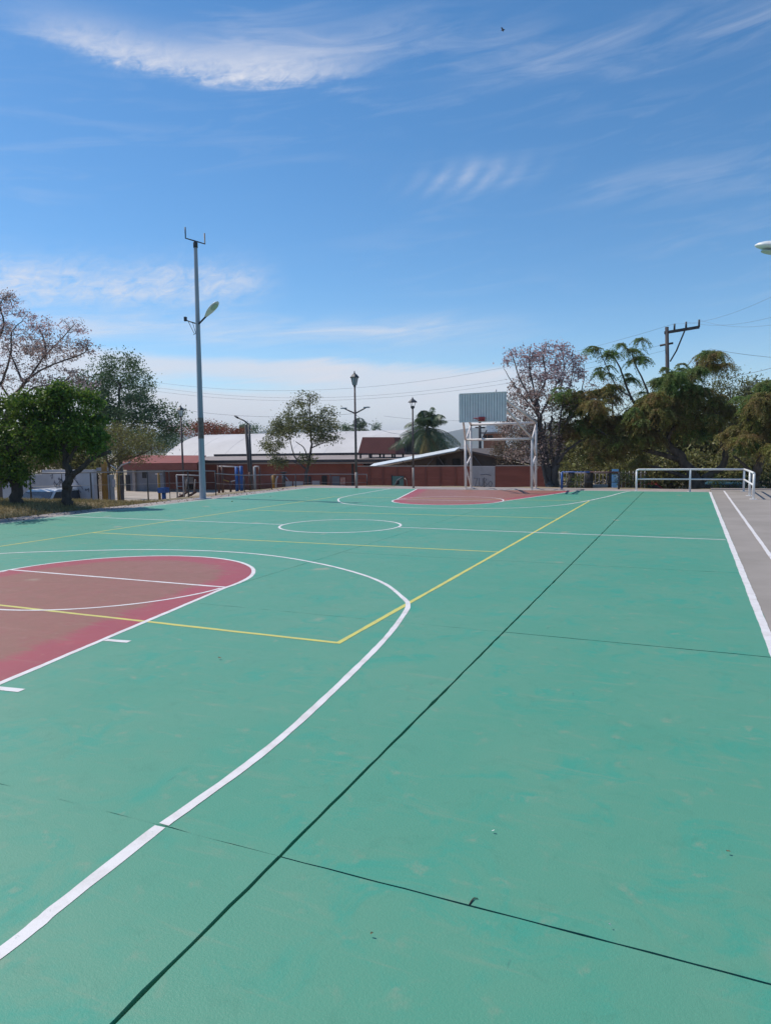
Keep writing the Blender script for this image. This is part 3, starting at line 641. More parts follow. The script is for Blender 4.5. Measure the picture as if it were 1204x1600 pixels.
def right_lamp():
    Y = 12.0; tip = at(1178, 384, Y); d = Vector((-1, -.10, 0)).normalized(); L = .85; tilt = R(13)
    base_h = tip - (d * math.cos(tilt) + Vector((0, 0, math.sin(tilt)))) * L
    b = Vector((base_h.x + 1.2, base_h.y + .15, -0.01))
    g = thing('street_lamp', 'street lamp whose white head reaches in at the right edge', 'street lamp', b)
    mb = MB(); mb.tube([b, (b.x, b.y, base_h.z - .35)], [.13, .07], 8, smooth=False); hang(g, mb.build('pole', M['pole_grey']))
    path_tube('arm', [(b.x, b.y, base_h.z - .4), (b.x - .3, b.y, base_h.z - .12), base_h], .032, M['pole_grey'], g)
    led_head(g, base_h, d, L, tilt, M['lamp_white'], M['lamp_lens'], 1.5)
right_lamp()
def lantern(g, p, s_=1.0, cap='roof', lit=False):
    """Hexagonal street lantern on top of a post at p."""
    mb = MB(); mb.lathe(p, [(.03 * s_, 0), (.06 * s_, .03 * s_), (.055 * s_, .08 * s_)], 8); hang(g, mb.build('lantern_base', M['dark_metal']))
    mb = MB(); mb.lathe(p + Vector((0, 0, .08 * s_)), [(.085 * s_, 0), (.155 * s_, .30 * s_)], 6, False); gl = hang(g, mb.build('lantern_glass', M['glass_pane']))
    for k in range(6):
        a = 2 * math.pi * k / 6; q0 = p + Vector((.088 * s_ * math.cos(a), .088 * s_ * math.sin(a), .08 * s_)); q1 = p + Vector((.158 * s_ * math.cos(a), .158 * s_ * math.sin(a), .38 * s_))
        path_tube('glazing_bar', [q0, q1], .011 * s_, M['dark_metal'], g, 4)
    mb = MB(); mb.lathe(p + Vector((0, 0, .38 * s_)), [(.205 * s_, 0), (.20 * s_, .025 * s_), (.11 * s_, .12 * s_), (.05 * s_, .16 * s_), (.02 * s_, .22 * s_), (.025 * s_, .25 * s_), (.004, .28 * s_)], 6, False); hang(g, mb.build('lantern_roof', M['dark_metal']))
def lantern_two_arms():
    b = Vector((-13.52, 27.62, -0.05)); g = thing('street_lamp', 'tall lantern post with two raised side arms at the far edge of the court', 'street lamp', b)
    v = lambda z: b + Vector((0, 0, z))
    path_tube('lower_post', [v(0), v(.72)], .062, M['post_tan'], g); path_tube('post', [v(.72), v(2.0), v(4.45)], [.058, .052, .04], M['rust_post'], g)
    lantern(g, v(4.44), 1.08)
    for s_ in (-1, 1):
        path_tube('arm', [v(3.30), v(3.30) + Vector((s_ * .30, 0, .13)), v(3.30) + Vector((s_ * .62, 0, .27))], [.03, .03, .02], M['rust_post'], g)
        mb = MB(); mb.box(v(3.30) + Vector((s_ * .56, 0, .245)), (.26, .12, .05)); hh = hang(g, mb.build('arm_lamp', M['grey_paint']))
lantern_two_arms()
def lantern_broken():
    b = Vector((-11.08, 28.3, -0.05)); g = thing('street_lamp', 'thin lantern post with a broken open lantern, nearest the palm', 'street lamp', b)
    v = lambda z: b + Vector((0, 0, z))
    path_tube('lower_post', [v(0), v(.9)], .05, M['post_tan'], g); path_tube('post', [v(.9), v(3.45)], [.045, .035], M['rust_post'], g)
    mb = MB(); mb.lathe(v(3.43), [(.03, 0), (.085, .05), (.10, .12), (.06, .14)], 6, False); hang(g, mb.build('lantern_base', M['dark_metal']))
    for k in range(3): a = k * 2.1; path_tube('glazing_bar', [v(3.56) + Vector((.08 * math.cos(a), .08 * math.sin(a), 0)), v(3.73) + Vector((.14 * math.cos(a), .14 * math.sin(a), 0))], .011, M['dark_metal'], g, 4)
    mb = MB(); mb.lathe(v(3.72), [(.21, 0), (.20, .03), (.12, .10), (.06, .14), (.02, .2), (.005, .25)], 8, False); hang(g, mb.build('lantern_roof', M['dark_metal']))
    q = v(2.35); path_tube('arm', [q, q + Vector((.28, 0, .22))], .02, M['post_tan'], g); path_tube('arm', [q, q + Vector((-.32, 0, .16))], .018, M['rust_post'], g)
lantern_broken()
def lantern_small():
    Y = 25.0; t = at(282, 634, Y); b = Vector((t.x, Y, T(t.x, Y))); g = thing('street_lamp', 'slim lantern post with a sun glint painted on its glass behind the left fence', 'street lamp', b)
    path_tube('post', [b, (t.x, Y, t.z - .5)], [.05, .035], M['rust_post'], g); lantern(g, Vector((t.x, Y, t.z - .52)), .85)
    for o_ in g.children:
        if o_.name.startswith('lantern_glass'): o_.data.materials[0] = M['lamp_white']  # white material paints the sun glint onto the lantern panes
lantern_small()
def leaning_poles():
    Y = 40.0; t = at(384, 664, Y); bt = at(393, 756, Y); b = Vector((bt.x, Y, T(bt.x, Y)))
    g = thing('leaning_pole', 'dark wooden pole leaning left in front of the white hall roof', 'pole', b); path_tube('pole', [b, t], [.13, .10], M['wood_pole'], g)
    Y = 39.0; t = at(389, 663, Y); bt = at(394, 756, Y); b = Vector((bt.x, Y, T(bt.x, Y)))
    g = thing('street_lamp', 'dark street lamp pole with a long arm reaching left over the hall roof', 'street lamp', b)
    path_tube('pole', [b, t], [.09, .07], M['dark_metal'], g); e = at(372, 653, Y); path_tube('arm', [t, t.lerp(e, .5) + Vector((0, 0, .05)), e], .045, M['dark_metal'], g)
    mb = MB(); mb.tube([e, e + (e - t).normalized() * .32], [.07, .05], 8); hang(g, mb.build('lamp_head', M['dark_metal']))
leaning_poles()

# ---- utility poles and cables
def cable(label, a, b, sag, r=0.011, n=24, mid=None):
    P = [a.lerp(b, i / n) + Vector((0, 0, -sag * 4 * (i / n) * (1 - i / n))) for i in range(n + 1)]
    mb = MB(); mb.tube(P, r, 5); o_ = mb.build('power_cable', M['cable']); return tag(o_, label, 'cable')
def pole_right():
    Y = 42.0; t = at(1041, 511, Y); b = Vector((at(1046, 740, Y).x, Y, T(0, Y)))
    g = thing('utility_pole', 'dark utility pole with a one sided crossarm above the feathery trees', 'utility pole', b)
    path_tube('pole', [b, t], [.14, .095], M['wood_pole'], g)
    e = at(1092, 511, Y - 1.5); s_ = t + Vector((-.18, 0, -.28)); 
    q = at(1037, 520, Y); e = at(1092, 511, Y)
    mb = MB(); d = e - q; nrm = d.normalized(); up_ = Vector((0, 0, 1)); mb.prism([q + Vector((0, -.06, -.075)), q + Vector((0, .06, -.075)), q + Vector((0, .06, .075)), q + Vector((0, -.06, .075))], d); hang(g, mb.build('crossarm', M['wood_pole']))
    for f in (.29, .62, .985): p = q + d * f; path_tube('insulator', [p, p + Vector((0, 0, .40))], [.055, .05], M['dark_metal'], g, 6)
    path_tube('brace', [q + d * .60, at(1056, 548, Y)], .04, M['wood_pole'], g); path_tube('brace', [at(1056, 548, Y), at(1046, 565, Y)], .04, M['wood_pole'], g)
    path_tube('rack', [at(1030, 540, Y), at(1051, 536, Y)], .06, M['wood_pole'], g, 6)
    return [q + d * f + Vector((0, 0, .40)) for f in (.29, .62, .985)], t
INS, PTOP = pole_right()
def pole_left():
    Y = 38.0; t = at(159, 581, Y); b = Vector((at(163, 700, Y).x, Y, T(-40, Y)))
    g = thing('utility_pole', 'dark utility pole with a grey transformer among the left trees', 'utility pole', b)
    path_tube('pole', [b, t], [.17, .13], M['wood_pole'], g)
    c = at(156, 650, Y - .3); mb = MB(); mb.lathe(c + Vector((0, 0, -.28)), [(.20, 0), (.23, .05), (.23, .5), (.2, .55), (.08, .6)], 12); hang(g, mb.build('transformer', M['grey_paint']))
    path_tube('crossarm', [t + Vector((-.7, 0, -.15)), t + Vector((.7, 0, -.15))], .06, M['wood_pole'], g, 6)
    return t
PL = pole_left()
for k, (f, nm) in enumerate(((0, 'upper'), (1, 'middle'), (2, 'lower'))):
    cable('%s of the three long cables strung over the hall between the utility poles' % ('topmost', 'middle', 'lowest')[k], PL + Vector((0.3 - .3 * k, 0, -.15 - .26 * k)), (INS[0] if k == 0 else PTOP + Vector((0, 0, -.55 - .35 * k))), 2.25 - .12 * k, .0065)
for k, p in enumerate(INS):
    cable('cable rising right from the crossarm, %s' % ('nearest the pole', 'from its middle pin', 'from its outer pin')[k], p, at(1330, (395, 452, 476)[k], 22.0 + k), .5, .005)
cable('thin cable crossing low in front of the hall roof toward the lantern post', at(282, 640, 30.0), Vector((-13.5, 27.64, 3.25)), .25, .007)
cable('thin cable sagging from the two arm lantern post to the broken lantern post', Vector((-13.5, 27.64, 3.2)), Vector((-11.1, 28.3, 2.33)), .30, .007)
cable('thin cable passing behind the palm crown below the backboard', at(600, 650, 48.0), at(905, 640, 44.0), .5, .009)
cable('nearly level cable right of the feathery trees', at(1108, 545, 40.0), at(1300, 562, 40.0), .15, .009)
cable('cable climbing right from the far right trees', at(1120, 590, 38.0), at(1290, 545, 30.0), .2, .010)
cable('low cable over the far right trees', at(1150, 603, 38.0), at(1290, 586, 32.0), .15, .008)
def distant_pole():
    Y = 66.0; t = at(749, 655, Y); b = Vector((at(750, 705, Y).x, Y, T(0, 66))); g = thing('utility_pole', 'distant dark pole seen through the goal frame', 'utility pole', b)
    path_tube('pole', [b, t], [.17, .13], M['wood_pole'], g); path_tube('crossarm', [at(742, 668, Y), at(757, 668, Y)], .08, M['wood_pole'], g, 6); path_tube('brace', [at(750, 690, Y), at(760, 672, Y)], .05, M['wood_pole'], g, 6)
distant_pole()

# ================================================================== BUILDINGS
def hall():
    y0, y1, ze, zc, xl, xr = 55.0, 69.8, 1.15, 3.45, -48.4, -23.1
    g = thing('assembly_hall', 'long hall with a white barrel vaulted roof behind the court', 'hall', ((xl + xr) / 2, (y0 + y1) / 2, -1.75))
    half = (y1 - y0) / 2; rise = zc - ze; Rr = (half * half + rise * rise) / (2 * rise); a0 = math.asin(half / Rr); N = 22
    def arc(x, off=0.0): return [Vector((x, (y0 + y1) / 2 + (Rr + off) * math.sin(-a0 + 2 * a0 * i / N), zc - Rr + (Rr + off) * math.cos(-a0 + 2 * a0 * i / N))) for i in range(N + 1)]
    npan = 14; w = (xr - xl) / npan
    for k in range(npan):
        mb = MB(); xa, xb = xl + w * k, xl + w * (k + 1) + .04; d = .012 * (k % 2)
        A, B, A2, B2 = arc(xa, d), arc(xb, d), arc(xa, d - .08), arc(xb, d - .08); V = A + B + A2 + B2; n = N + 1; F = []
        for i in range(N): F += [(i, i + 1, n + i + 1, n + i), (2 * n + i, 3 * n + i, 3 * n + i + 1, 2 * n + i + 1), (i, 2 * n + i, 2 * n + i + 1, i + 1), (n + i, n + i + 1, 3 * n + i + 1, 3 * n + i)]
        F += [(0, n, 3 * n, 2 * n), (N, 2 * n + N, 3 * n + N, n + N)]
        mb.add(V, F, False); hang(g, mb.build('roof_panel', M['hall_roof']))
    wbox('wall', (xl + .3, y0 + .25, -1.8), (xr - .3, y0 + .5, ze), M['brown_wall'], g); wbox('wall', (xl + .3, y1 - .5, -1.8), (xr - .3, y1 - .25, ze), M['brown_wall'], g)
    for x, nm in ((xr - 1.4, 'gable'), (xl + .5, 'gable')):
        P = [p + Vector((0, 0, -.1)) for p in arc(x)]; mb = MB(); mb.prism([Vector((x, y0 + .5, -1.8))] + P + [Vector((x, y1 - .5, -1.8))], (.12, 0, 0)); hang(g, mb.build(nm, M['opening_dark']))
    for i in range(1, 8):                                # bars across the open gable end
        y = y0 + (y1 - y0) * i / 8; t = (y - (y0 + y1) / 2); zt = zc - Rr + math.sqrt(Rr * Rr - t * t) - .12
        path_tube('gable_strut', [(xr - .6, y, -1.7), (xr - .6, y, zt)], .06, M['grey_wall'], g, 6)
    path_tube('gable_chord', [(xr - .6, y0 + .4, ze - .1), (xr - .6, y1 - .4, ze - .1)], .07, M['grey_wall'], g, 6)
    path_tube('arch_rib', arc(xr - .5, -.16), .10, M['grey_wall'], g, 6)
hall()
def porch_building():
    Yf, Yb = 48.6, 54.6; xL, xR = at(268, 720, Yf).x, at(622, 720, Yf).x
    g = thing('porch_building', 'low brown red building with a flat grey porch roof in front of the hall', 'building', ((xL + xR) / 2, 51, -1.75))
    zf, zb = at(450, 720, Yf).z, 1.08
    mb = MB(); mb.prism([(xL, Yf, zf), (xL, Yb, zb), (xL, Yb, zb + .08), (xL, Yf, zf + .08)], (xR - xL, 0, 0)); hang(g, mb.build('roof', M['porch_roof']))
    wbox('fascia', (xL, Yf - .08, zf - .13), (xR, Yf - .005, zf + .085), M['fascia'], g); wbox('ridge_cap', (xL, Yb - .02, zb + .09), (xR, Yb + .3, zb + .30), M['fascia'], g)
    wbox('trim', (xL + .3, Yf + .02, zf - .26), (xR - .2, Yf + .2, zf - .14), M['porch_roof'], g)
    Yw = 49.6; wbox('wall', (at(242, 730, Yw).x, Yw, -1.85), (at(566, 730, Yw).x, Yw + .25, zf - .02), M['brown_wall'], g)
    def opening(x0, y0, x1, y1, m, nm, d=.06):
        a, b = at(x0, y0, Yw), at(x1, y1, Yw); wbox(nm, (a.x, Yw - d, min(a.z, b.z)), (b.x, Yw - .004, max(a.z, b.z)), m, g)
    opening(287, 745, 303, 756, M['panel_pale'], 'blind'); opening(288, 757, 304, 768, M['opening_dark'], 'opening'); opening(304, 757, 306, 768, M['panel_pale'], 'post')
    opening(446, 752, 457, 766, M['panel_pale'], 'notice_panel'); opening(459, 752, 474, 766, M['panel_pale'], 'notice_panel'); opening(488, 751, 500, 762, M['panel_pale'], 'notice_panel')
    opening(482, 744, 486, 764, M['fascia'], 'pilaster'); opening(503, 743, 511, 764, M['opening_dark'], 'shutter'); opening(519, 744, 531, 764, M['grey_wall'], 'door'); opening(531.5, 746, 540, 757, M['poster_red'], 'poster'); opening(532, 758, 540, 764, M['panel_pale'], 'poster_foot')
    opening(549, 724, 553, 765, M['fascia'], 'pilaster')
porch_building()
def roof_tank():
    Y0, Y1 = 49.4, 51.4; a, b, c, d = at(559, 708, Y0), at(618, 709, Y0), at(613, 683, Y0), at(563, 683, Y0)
    zr = lambda y: at(450, 720, 48.6).z + (1.08 - at(450, 720, 48.6).z) * (y - 48.6) / 6.0 + .09
    g = thing('roof_cover', 'dark red tapered sheet metal box on short legs on the porch roof', 'roof box', ((a.x + b.x) / 2, 50.4, zr(50.4)))
    mb = MB(); e = .35
    V = [a, b, Vector((b.x, Y1, b.z)), Vector((a.x, Y1, a.z)), d + Vector((0, e, 0)), c + Vector((0, e, 0)), Vector((c.x, Y1 - e, c.z)), Vector((d.x, Y1 - e, d.z))]
    mb.add(V, [(3, 2, 1, 0), (4, 5, 6, 7), (0, 1, 5, 4), (1, 2, 6, 5), (2, 3, 7, 6), (3, 0, 4, 7)]); hang(g, mb.build('cover', M['tank_red']))
    for x in (a.x + .15, (a.x * 2 + b.x) / 3, (a.x + 2 * b.x) / 3, b.x - .15):
        for y in (Y0 + .15, Y1 - .15): wbox('leg', (x - .06, y - .06, zr(y) - .02), (x + .06, y + .06, a.z + .02), M['fascia'], g)
roof_tank()
def long_wall():
    Y = 38.5; x0, x1 = at(556, 730, Y).x, at(868, 730, Y).x; zt = at(700, 729, Y).z; xa, xb = at(735, 730, Y).x, at(773, 730, Y).x
    g = thing('boundary_wall', 'long red brown brick wall with one pale panel behind the goal', 'wall', ((x0 + x1) / 2, Y, -1.6))
    wbox('wall_panel', (x0, Y, -1.9), (xa - .003, Y + .2, zt), M['brick_wall'], g); wbox('wall_panel', (xb + .003, Y, -1.9), (x1, Y + .2, zt), M['brick_wall'], g)
    p = wbox('pale_panel', (xa, Y - .02, -1.9), (xb, Y + .2, zt + .01), M['panel_pale'], g); tag(p, 'pale panel with dark scrawled writing')
    for xx0, xx1 in ((x0, xa - .02), (xb + .02, x1)): wbox('coping', (xx0, Y - .03, zt + .003), (xx1, Y + .23, zt + .05), M['concrete'], g)
    for k in range(8):
        x = x0 + (xa - x0) * k / 8; wbox('pier', (x - .06, Y - .035, -1.9), (x + .06, Y - .003, zt - .01), M['brown_wall'], g)
    for z in (zt - .75, zt - 1.3): wbox('course', (x0, Y - .012, z), (xa - .05, Y - .002, z + .04), M['brown_wall'], g)
    a, b = at(613, 744, Y), at(631, 744, Y); wbox('doorway', (a.x, Y - .05, -1.9), (b.x, Y - .036, a.z), M['door_teal'], g)
    wbox('door_frame', (a.x - .05, Y - .06, -1.9), (a.x, Y - .03, a.z + .06), M['opening_dark'], g); wbox('door_frame', (b.x, Y - .06, -1.9), (b.x + .05, Y - .03, a.z + .06), M['brown_wall'], g)
    path_tube('door_bar', [at(616, 760, Y - .1), at(621, 750, Y - .1), at(628, 746, Y - .1)], .035, M['grey_wall'], g, 5)
    wbox('door_pane', (at(619, 752, Y).x, Y - .056, at(619, 757, Y).z), (at(624, 752, Y).x, Y - .051, at(619, 751, Y).z), M['opening_dark'], g)
    path_tube('pipe', [at(636, 761, Y - .1), at(635, 751, Y - .1), at(632, 747, Y - .1)], .03, M['post_tan'], g, 5)
    # scrawled letters on the pale panel
    W = xb - xa; H = zt + 1.25; ux = lambda u: xa + W * u; uz = lambda v: zt - H * v
    strokes = [[(.14, .36), (.28, .36), (.18, .62), (.33, .60)], [(.36, .36), (.36, .58), (.44, .62), (.5, .56), (.5, .36)], [(.55, .62), (.55, .34), (.66, .40), (.57, .48), (.69, .56), (.55, .63)], [(.74, .50), (.82, .44), (.89, .52), (.82, .64), (.74, .56), (.74, .50)],
               [(.16, .70), (.24, .68), (.24, .82)], [(.68, .74), (.72, .90)], [(.40, .26), (.62, .24), (.84, .27)], [(.34, .72), (.50, .70), (.60, .75)]]
    for s_ in strokes: path_tube('scrawl', [(ux(u), Y - .028, uz(v)) for u, v in s_], .016, M['graffiti'], g, 4)
long_wall()
def shed():
    Y0, Y1 = 42.0, 50.0; ap_, l, r_ = at(718, 703.5, Y0), at(584, 729, Y0), at(842, 729, Y0)
    g = thing('open_shed', 'low gabled shed with a pale sheet roof behind the brick wall', 'shed', (ap_.x, 46, -1.75))
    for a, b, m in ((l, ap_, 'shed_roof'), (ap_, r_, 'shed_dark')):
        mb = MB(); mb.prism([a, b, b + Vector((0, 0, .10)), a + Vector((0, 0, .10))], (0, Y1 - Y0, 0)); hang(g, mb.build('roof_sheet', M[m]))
    mb = MB(); u_ = Vector((0, 1.0, .22)); o_ = Vector((0, -1.0, -.06)); mb.prism([l + o_, ap_ + o_, ap_ + o_ + u_, l + o_ + u_], (0, 0, .05)); hang(g, mb.build('sun_catch_strip', M['lamp_white']))  # added white strip, tilted toward the sun to stand for the lit slope
    mb = MB(); mb.prism([(l.x + .5, Y0 + .6, -1.8), (r_.x - .5, Y0 + .6, -1.8), (r_.x - .5, Y0 + .6, r_.z), (ap_.x, Y0 + .6, ap_.z - .05), (l.x + .5, Y0 + .6, l.z)], (0, .12, 0)); hang(g, mb.build('gable_wall', M['shed_dark']))
    for k in range(1, 9):
        f = k / 9; x = l.x + (r_.x - l.x) * f; zt = (l.lerp(ap_, (x - l.x) / (ap_.x - l.x)) if x < ap_.x else ap_.lerp(r_, (x - ap_.x) / (r_.x - ap_.x))).z
        path_tube('truss_strut', [(x, Y0 + .2, l.z), (x + (.5 if k % 2 else -.5), Y0 + .2, zt - .08)], .03, M['grey_wall'], g, 5)
    path_tube('truss_chord', [l + Vector((0, .2, 0)), r_ + Vector((0, .2, 0))], .04, M['grey_wall'], g, 5)
    for x0, x1 in ((681, 694), (706, 718)):
        a, b = at(x0, 724, Y0 + .5), at(x1, 718, Y0 + .5); wbox('window', (a.x, Y0 + .5, a.z - .25), (b.x, Y0 + .58, b.z + .06), M['opening_dark'], g)
shed()
def red_roof_house():
    Y0, Y1 = 45.0, 48.2; a, b = at(188, 724, Y0), at(308, 723, Y0); c, d = at(200, 711.5, Y1 + 1), at(322, 711.5, Y1 + 1)
    g = thing('small_house', 'low house with a red roof and grey wall behind the left playground', 'house', ((a.x + b.x) / 2, 47, -1.75))
    mb = MB(); mb.add([a, b, d, c, a + Vector((0, 0, -.08)), b + Vector((0, 0, -.08)), d + Vector((0, 0, -.08)), c + Vector((0, 0, -.08))], [(0, 1, 2, 3), (7, 6, 5, 4), (0, 4, 5, 1), (1, 5, 6, 2), (2, 6, 7, 3), (3, 7, 4, 0)]); hang(g, mb.build('roof', M['red_roof']))
    wbox('fascia', (a.x, Y0 - .05, a.z - .55), (b.x, Y0 - .004, a.z - .06), M['brown_wall'], g)
    wbox('wall', (a.x + .3, Y0 + .4, -1.85), (at(250, 730, Y0).x, Y0 + .6, a.z - .09), M['grey_wall'], g)
    w0, w1 = at(208, 737, Y0 + .3), at(213, 760, Y0 + .3); wbox('pillar', (w0.x, Y0 + .2, -1.85), (w1.x, Y0 + .38, w0.z + .35), M['post_tan'], g)
    for x0, x1, t_, b_ in ((196, 204, 742, 770), (222, 229, 737, 747)):
        p, q = at(x0, t_, Y0 + .36), at(x1, b_, Y0 + .36); wbox('opening', (p.x, Y0 + .36, q.z), (q.x, Y0 + .395, p.z), M['opening_dark'], g)
red_roof_house()
def white_wall():
    Y = 24.6; segs = [(-60, 66, 741), (66, 146, 734)]
    g = thing('white_wall', 'white plastered wall with dark scribbles behind the parked white car', 'wall', at(60, 760, Y))
    for k, (xa, xb, t_) in enumerate(segs):
        a, b = at(xa, t_ + 4, Y), at(xb, t_, Y); wbox('wall_panel', (a.x + .003, Y - .01 * k, -1.9), (b.x - .003, Y + .2 - .01 * k, b.z), M['white_wall'], g)
    for k in range(16):
        x = random.choice((50, 56, 62, 84, 90, 96, 118, 124, 136)) + random.uniform(-2, 2); y = random.uniform(744, 768)
        P = [at(x + random.uniform(-4, 4), y + random.uniform(-5, 5), Y - .025) for _ in range(4)]; path_tube('scrawl', P, .014, M['graffiti'], g, 4)
    # gateway right of the wall
    g2 = thing('gateway', 'dark barred gate with brown posts right of the white wall', 'gate', at(165, 775, Y - 1))
    Yg = 25.2
    for x0, x1, t_, m in ((158, 163, 722, 'yellow_paint'), (148, 150, 740, 'fascia'), (168, 170, 742, 'grey_paint'), (172, 174.5, 742, 'grey_paint')):
        p, q = at(x0, t_, Yg), at(x1, t_, Yg); wbox('post', (p.x, Yg, -1.8), (q.x, Yg + .15, p.z), M[m], g2)
    p, q = at(146, 733, Yg), at(160, 733, Yg); wbox('lintel', (p.x, Yg + .2, p.z - .1), (q.x, Yg + .4, p.z + .06), M['panel_pale'], g2)
    for k in range(7): x = 150.5 + k * 1.6; p = at(x, 742, Yg + .1); path_tube('bar', [(p.x, Yg + .1, -1.8), p], .02, M['brown_paint'], g2, 4)
    p, q = at(176, 749, Yg), at(181, 761, Yg); wbox('notice', (p.x, Yg - .03, q.z), (q.x, Yg - .01, p.z), M['panel_pale'], g2)
white_wall()
def orange_house():
    Y = 80.0; a, b = at(755, 678, Y), at(775, 700, Y); g = thing('small_house', 'small orange house far off, seen through the goal frame', 'house', (a.x, Y, -1.75))
    x1 = at(772, 690, Y).x; wbox('wall', (a.x, Y, -1.8), (x1, Y + 5, a.z), M['orange_wall'], g); wbox('roof_slab', (a.x - .3, Y - .3, a.z + .003), (x1 + .3, Y + 5, a.z + .2), M['concrete'], g)
    for px in (758, 763.5, 768): p = at(px, 684, Y); wbox('window', (p.x - .16, Y - .03, p.z - .35), (p.x + .16, Y - .004, p.z + .3), M['opening_dark'], g)
    p = at(763, 676, Y); wbox('roof_tank', (p.x - .5, Y + 1, a.z + .2), (p.x + .5, Y + 2, a.z + 1.0), M['lamp_white'], g)
    Y = 60.0; a, b = at(728, 703, Y), at(800, 703, Y); g = thing('boundary_wall', 'low pink wall in the distance beyond the shed', 'wall', (a.x, Y, -1.75)); wbox('wall_panel', (a.x, Y, -1.8), (b.x, Y + .2, a.z), M['orange_wall'], g); wbox('coping', (a.x, Y - .05, a.z + .003), (b.x, Y + .25, a.z + .08), M['panel_pale'], g)
orange_house()

# ---- cars
def car(name, label, loc, rz, body_m, suv=True, group=None):
    g = thing(name, label, 'car', loc, group, rz)                     # nose toward local -X
    L, W, Hh = 4.4, 1.78, (1.72 if suv else 1.45); z = lambda f: Hh * f
    side = [(-2.15, z(.24)), (-2.2, z(.42)), (-2.1, z(.54)), (-1.15, z(.61)), (-.95, z(.63)), (-.35, z(.95)), (-.1, z(.985)), (1.5, z(.985)), (1.95, z(.93)), (2.12, z(.62)), (2.2, z(.45)), (2.15, z(.22))]
    def sect(y, k):
        out = []
        for x, zz in side: t = max(0.0, (zz / Hh - .6) / .4); out.append((x, y * (1 - .16 * t) , zz))
        return out
    n = len(side); V = sect(-W / 2, 0) + sect(W / 2, 0); F = [tuple(range(n)), tuple(reversed(range(n, 2 * n)))] + [(i, n + i, n + (i + 1) % n, (i + 1) % n) for i in range(n)]
    mb = MB(); mb.add(V, F); bo = mb.build('body', body_m, g)
    bv = bo.modifiers.new('bevel', 'BEVEL'); bv.width = .05; bv.segments = 2; bv.limit_method = 'ANGLE'
    ws = MB(); y0, y1 = W / 2 * .92, W / 2 * .83; o_ = Vector((-.028, 0, .018))
    ws.add([Vector((-.90, -y0, z(.655))) + o_, Vector((-.90, y0, z(.655))) + o_, Vector((-.40, y1, z(.925))) + o_, Vector((-.40, -y1, z(.925))) + o_], [(0, 1, 2, 3)]); ws.build('windscreen', M['car_glass'], g, fix=False)
    for s_ in (-1, 1):
        def yy(f): t = max(0., (f - .6) / .4); return s_ * (W / 2 * (1 - .16 * t) + .012)
        for xa, xb, xc, xd in ((-.78, .35, .35, -.30), (.42, 1.30, 1.30, .42), (1.37, 1.98, 1.80, 1.37)):
            w = MB(); w.add([(xa, yy(.66), z(.66)), (xb, yy(.66), z(.66)), (xc, yy(.92), z(.92)), (xd, yy(.92), z(.92))], [(0, 1, 2, 3)]); w.build('side_window', M['car_glass'], g, fix=False)
        for x in (-1.4, 1.4):
            t = MB(); t.tube([(x, s_ * (W / 2 - .2), .34), (x, s_ * (W / 2 + .02), .34)], .34, 16); wh = t.build('wheel', M['tyre'], g); h_ = MB(); h_.tube([(x, s_ * (W / 2 + .02), .34), (x, s_ * (W / 2 + .03), .34)], .2, 12); h_.build('rim', M['grey_paint'], wh)
        if suv: path_rr = MB(); path_rr.tube([(-.05, s_ * .62, Hh + .05), (1.5, s_ * .62, Hh + .05)], .025, 6); path_rr.build('roof_rail', M['grey_paint'], g)
        hl = MB(); hl.box((-2.13, s_ * .66, z(.48)), (.12, .34, .16)); hl.build('headlight', M['lamp_white'], g)
        mr = MB(); mr.box((-.72, s_ * (W / 2 + .08), z(.67)), (.1, .18, .13)); mr.build('mirror', body_m, g)
    gr = MB(); gr.box((-2.2, 0, z(.40)), (.05, .8, .14)); gr.build('grille', M['dark_metal'], g)
    return g
p = at(70, 772, 23.2); car('parked_car', 'white sport utility car parked before the white wall', (p.x + .1, 23.2, -1.66), R(100), M['car_white'])
p = at(1036, 760, 37.5); car('parked_car', 'dark red car behind the railing, under the trees', (p.x - .6, 37.5, -1.62), R(180), M['car_red'], False)
p = at(1066, 760, 36.0); car('parked_car', 'dark teal car behind the middle of the railing', (p.x + 1.1, 36.0, -1.5), R(8), M['car_blue'], False)

# ---- fence on the left
def left_fence():
    g = thing('pipe_fence', 'thin pipe fence with dark posts between the court and the playground', 'fence', (-17.3, 22, 0))
    A = [(-20.7, 16.9, 1.02), (-19.4, 18.3, 1.0), (-18.2, 19.8, .98), (-17.5, 21.2, .96), (-17.3, 22.6, .90)]
    B = [(-17.3, 22.6, .80), (-17.2, 24.4, .66), (-17.15, 26.4, .60), (-17.1, 28.4, .54), (-16.2, 30.2, .48), (-14.4, 30.6, .46)]
    for x, y, z in A + B[1:]: path_tube('post', [(x, y, T(x, y) - .1), (x, y, z)], .026, M['fence_post'], g, 6)
    path_tube('top_rail', A, .022, M['fence_rail'], g, 6); path_tube('top_rail', B, .022, M['fence_rail'], g, 6)
    path_tube('wire', [(x, y, z - .45) for x, y, z in A], .006, M['fence_rail'], g, 4); path_tube('wire', [(x, y, z - .4) for x, y, z in B], .006, M['fence_rail'], g, 4)
    for x, y, z in ((-20.0, 17.6, .98), (-18.8, 19.0, .98), (-17.8, 20.5, .95)): path_tube('picket', [(x, y, T(x, y) - .1), (x, y, z)], .014, M['fence_post'], g, 5)
left_fence()

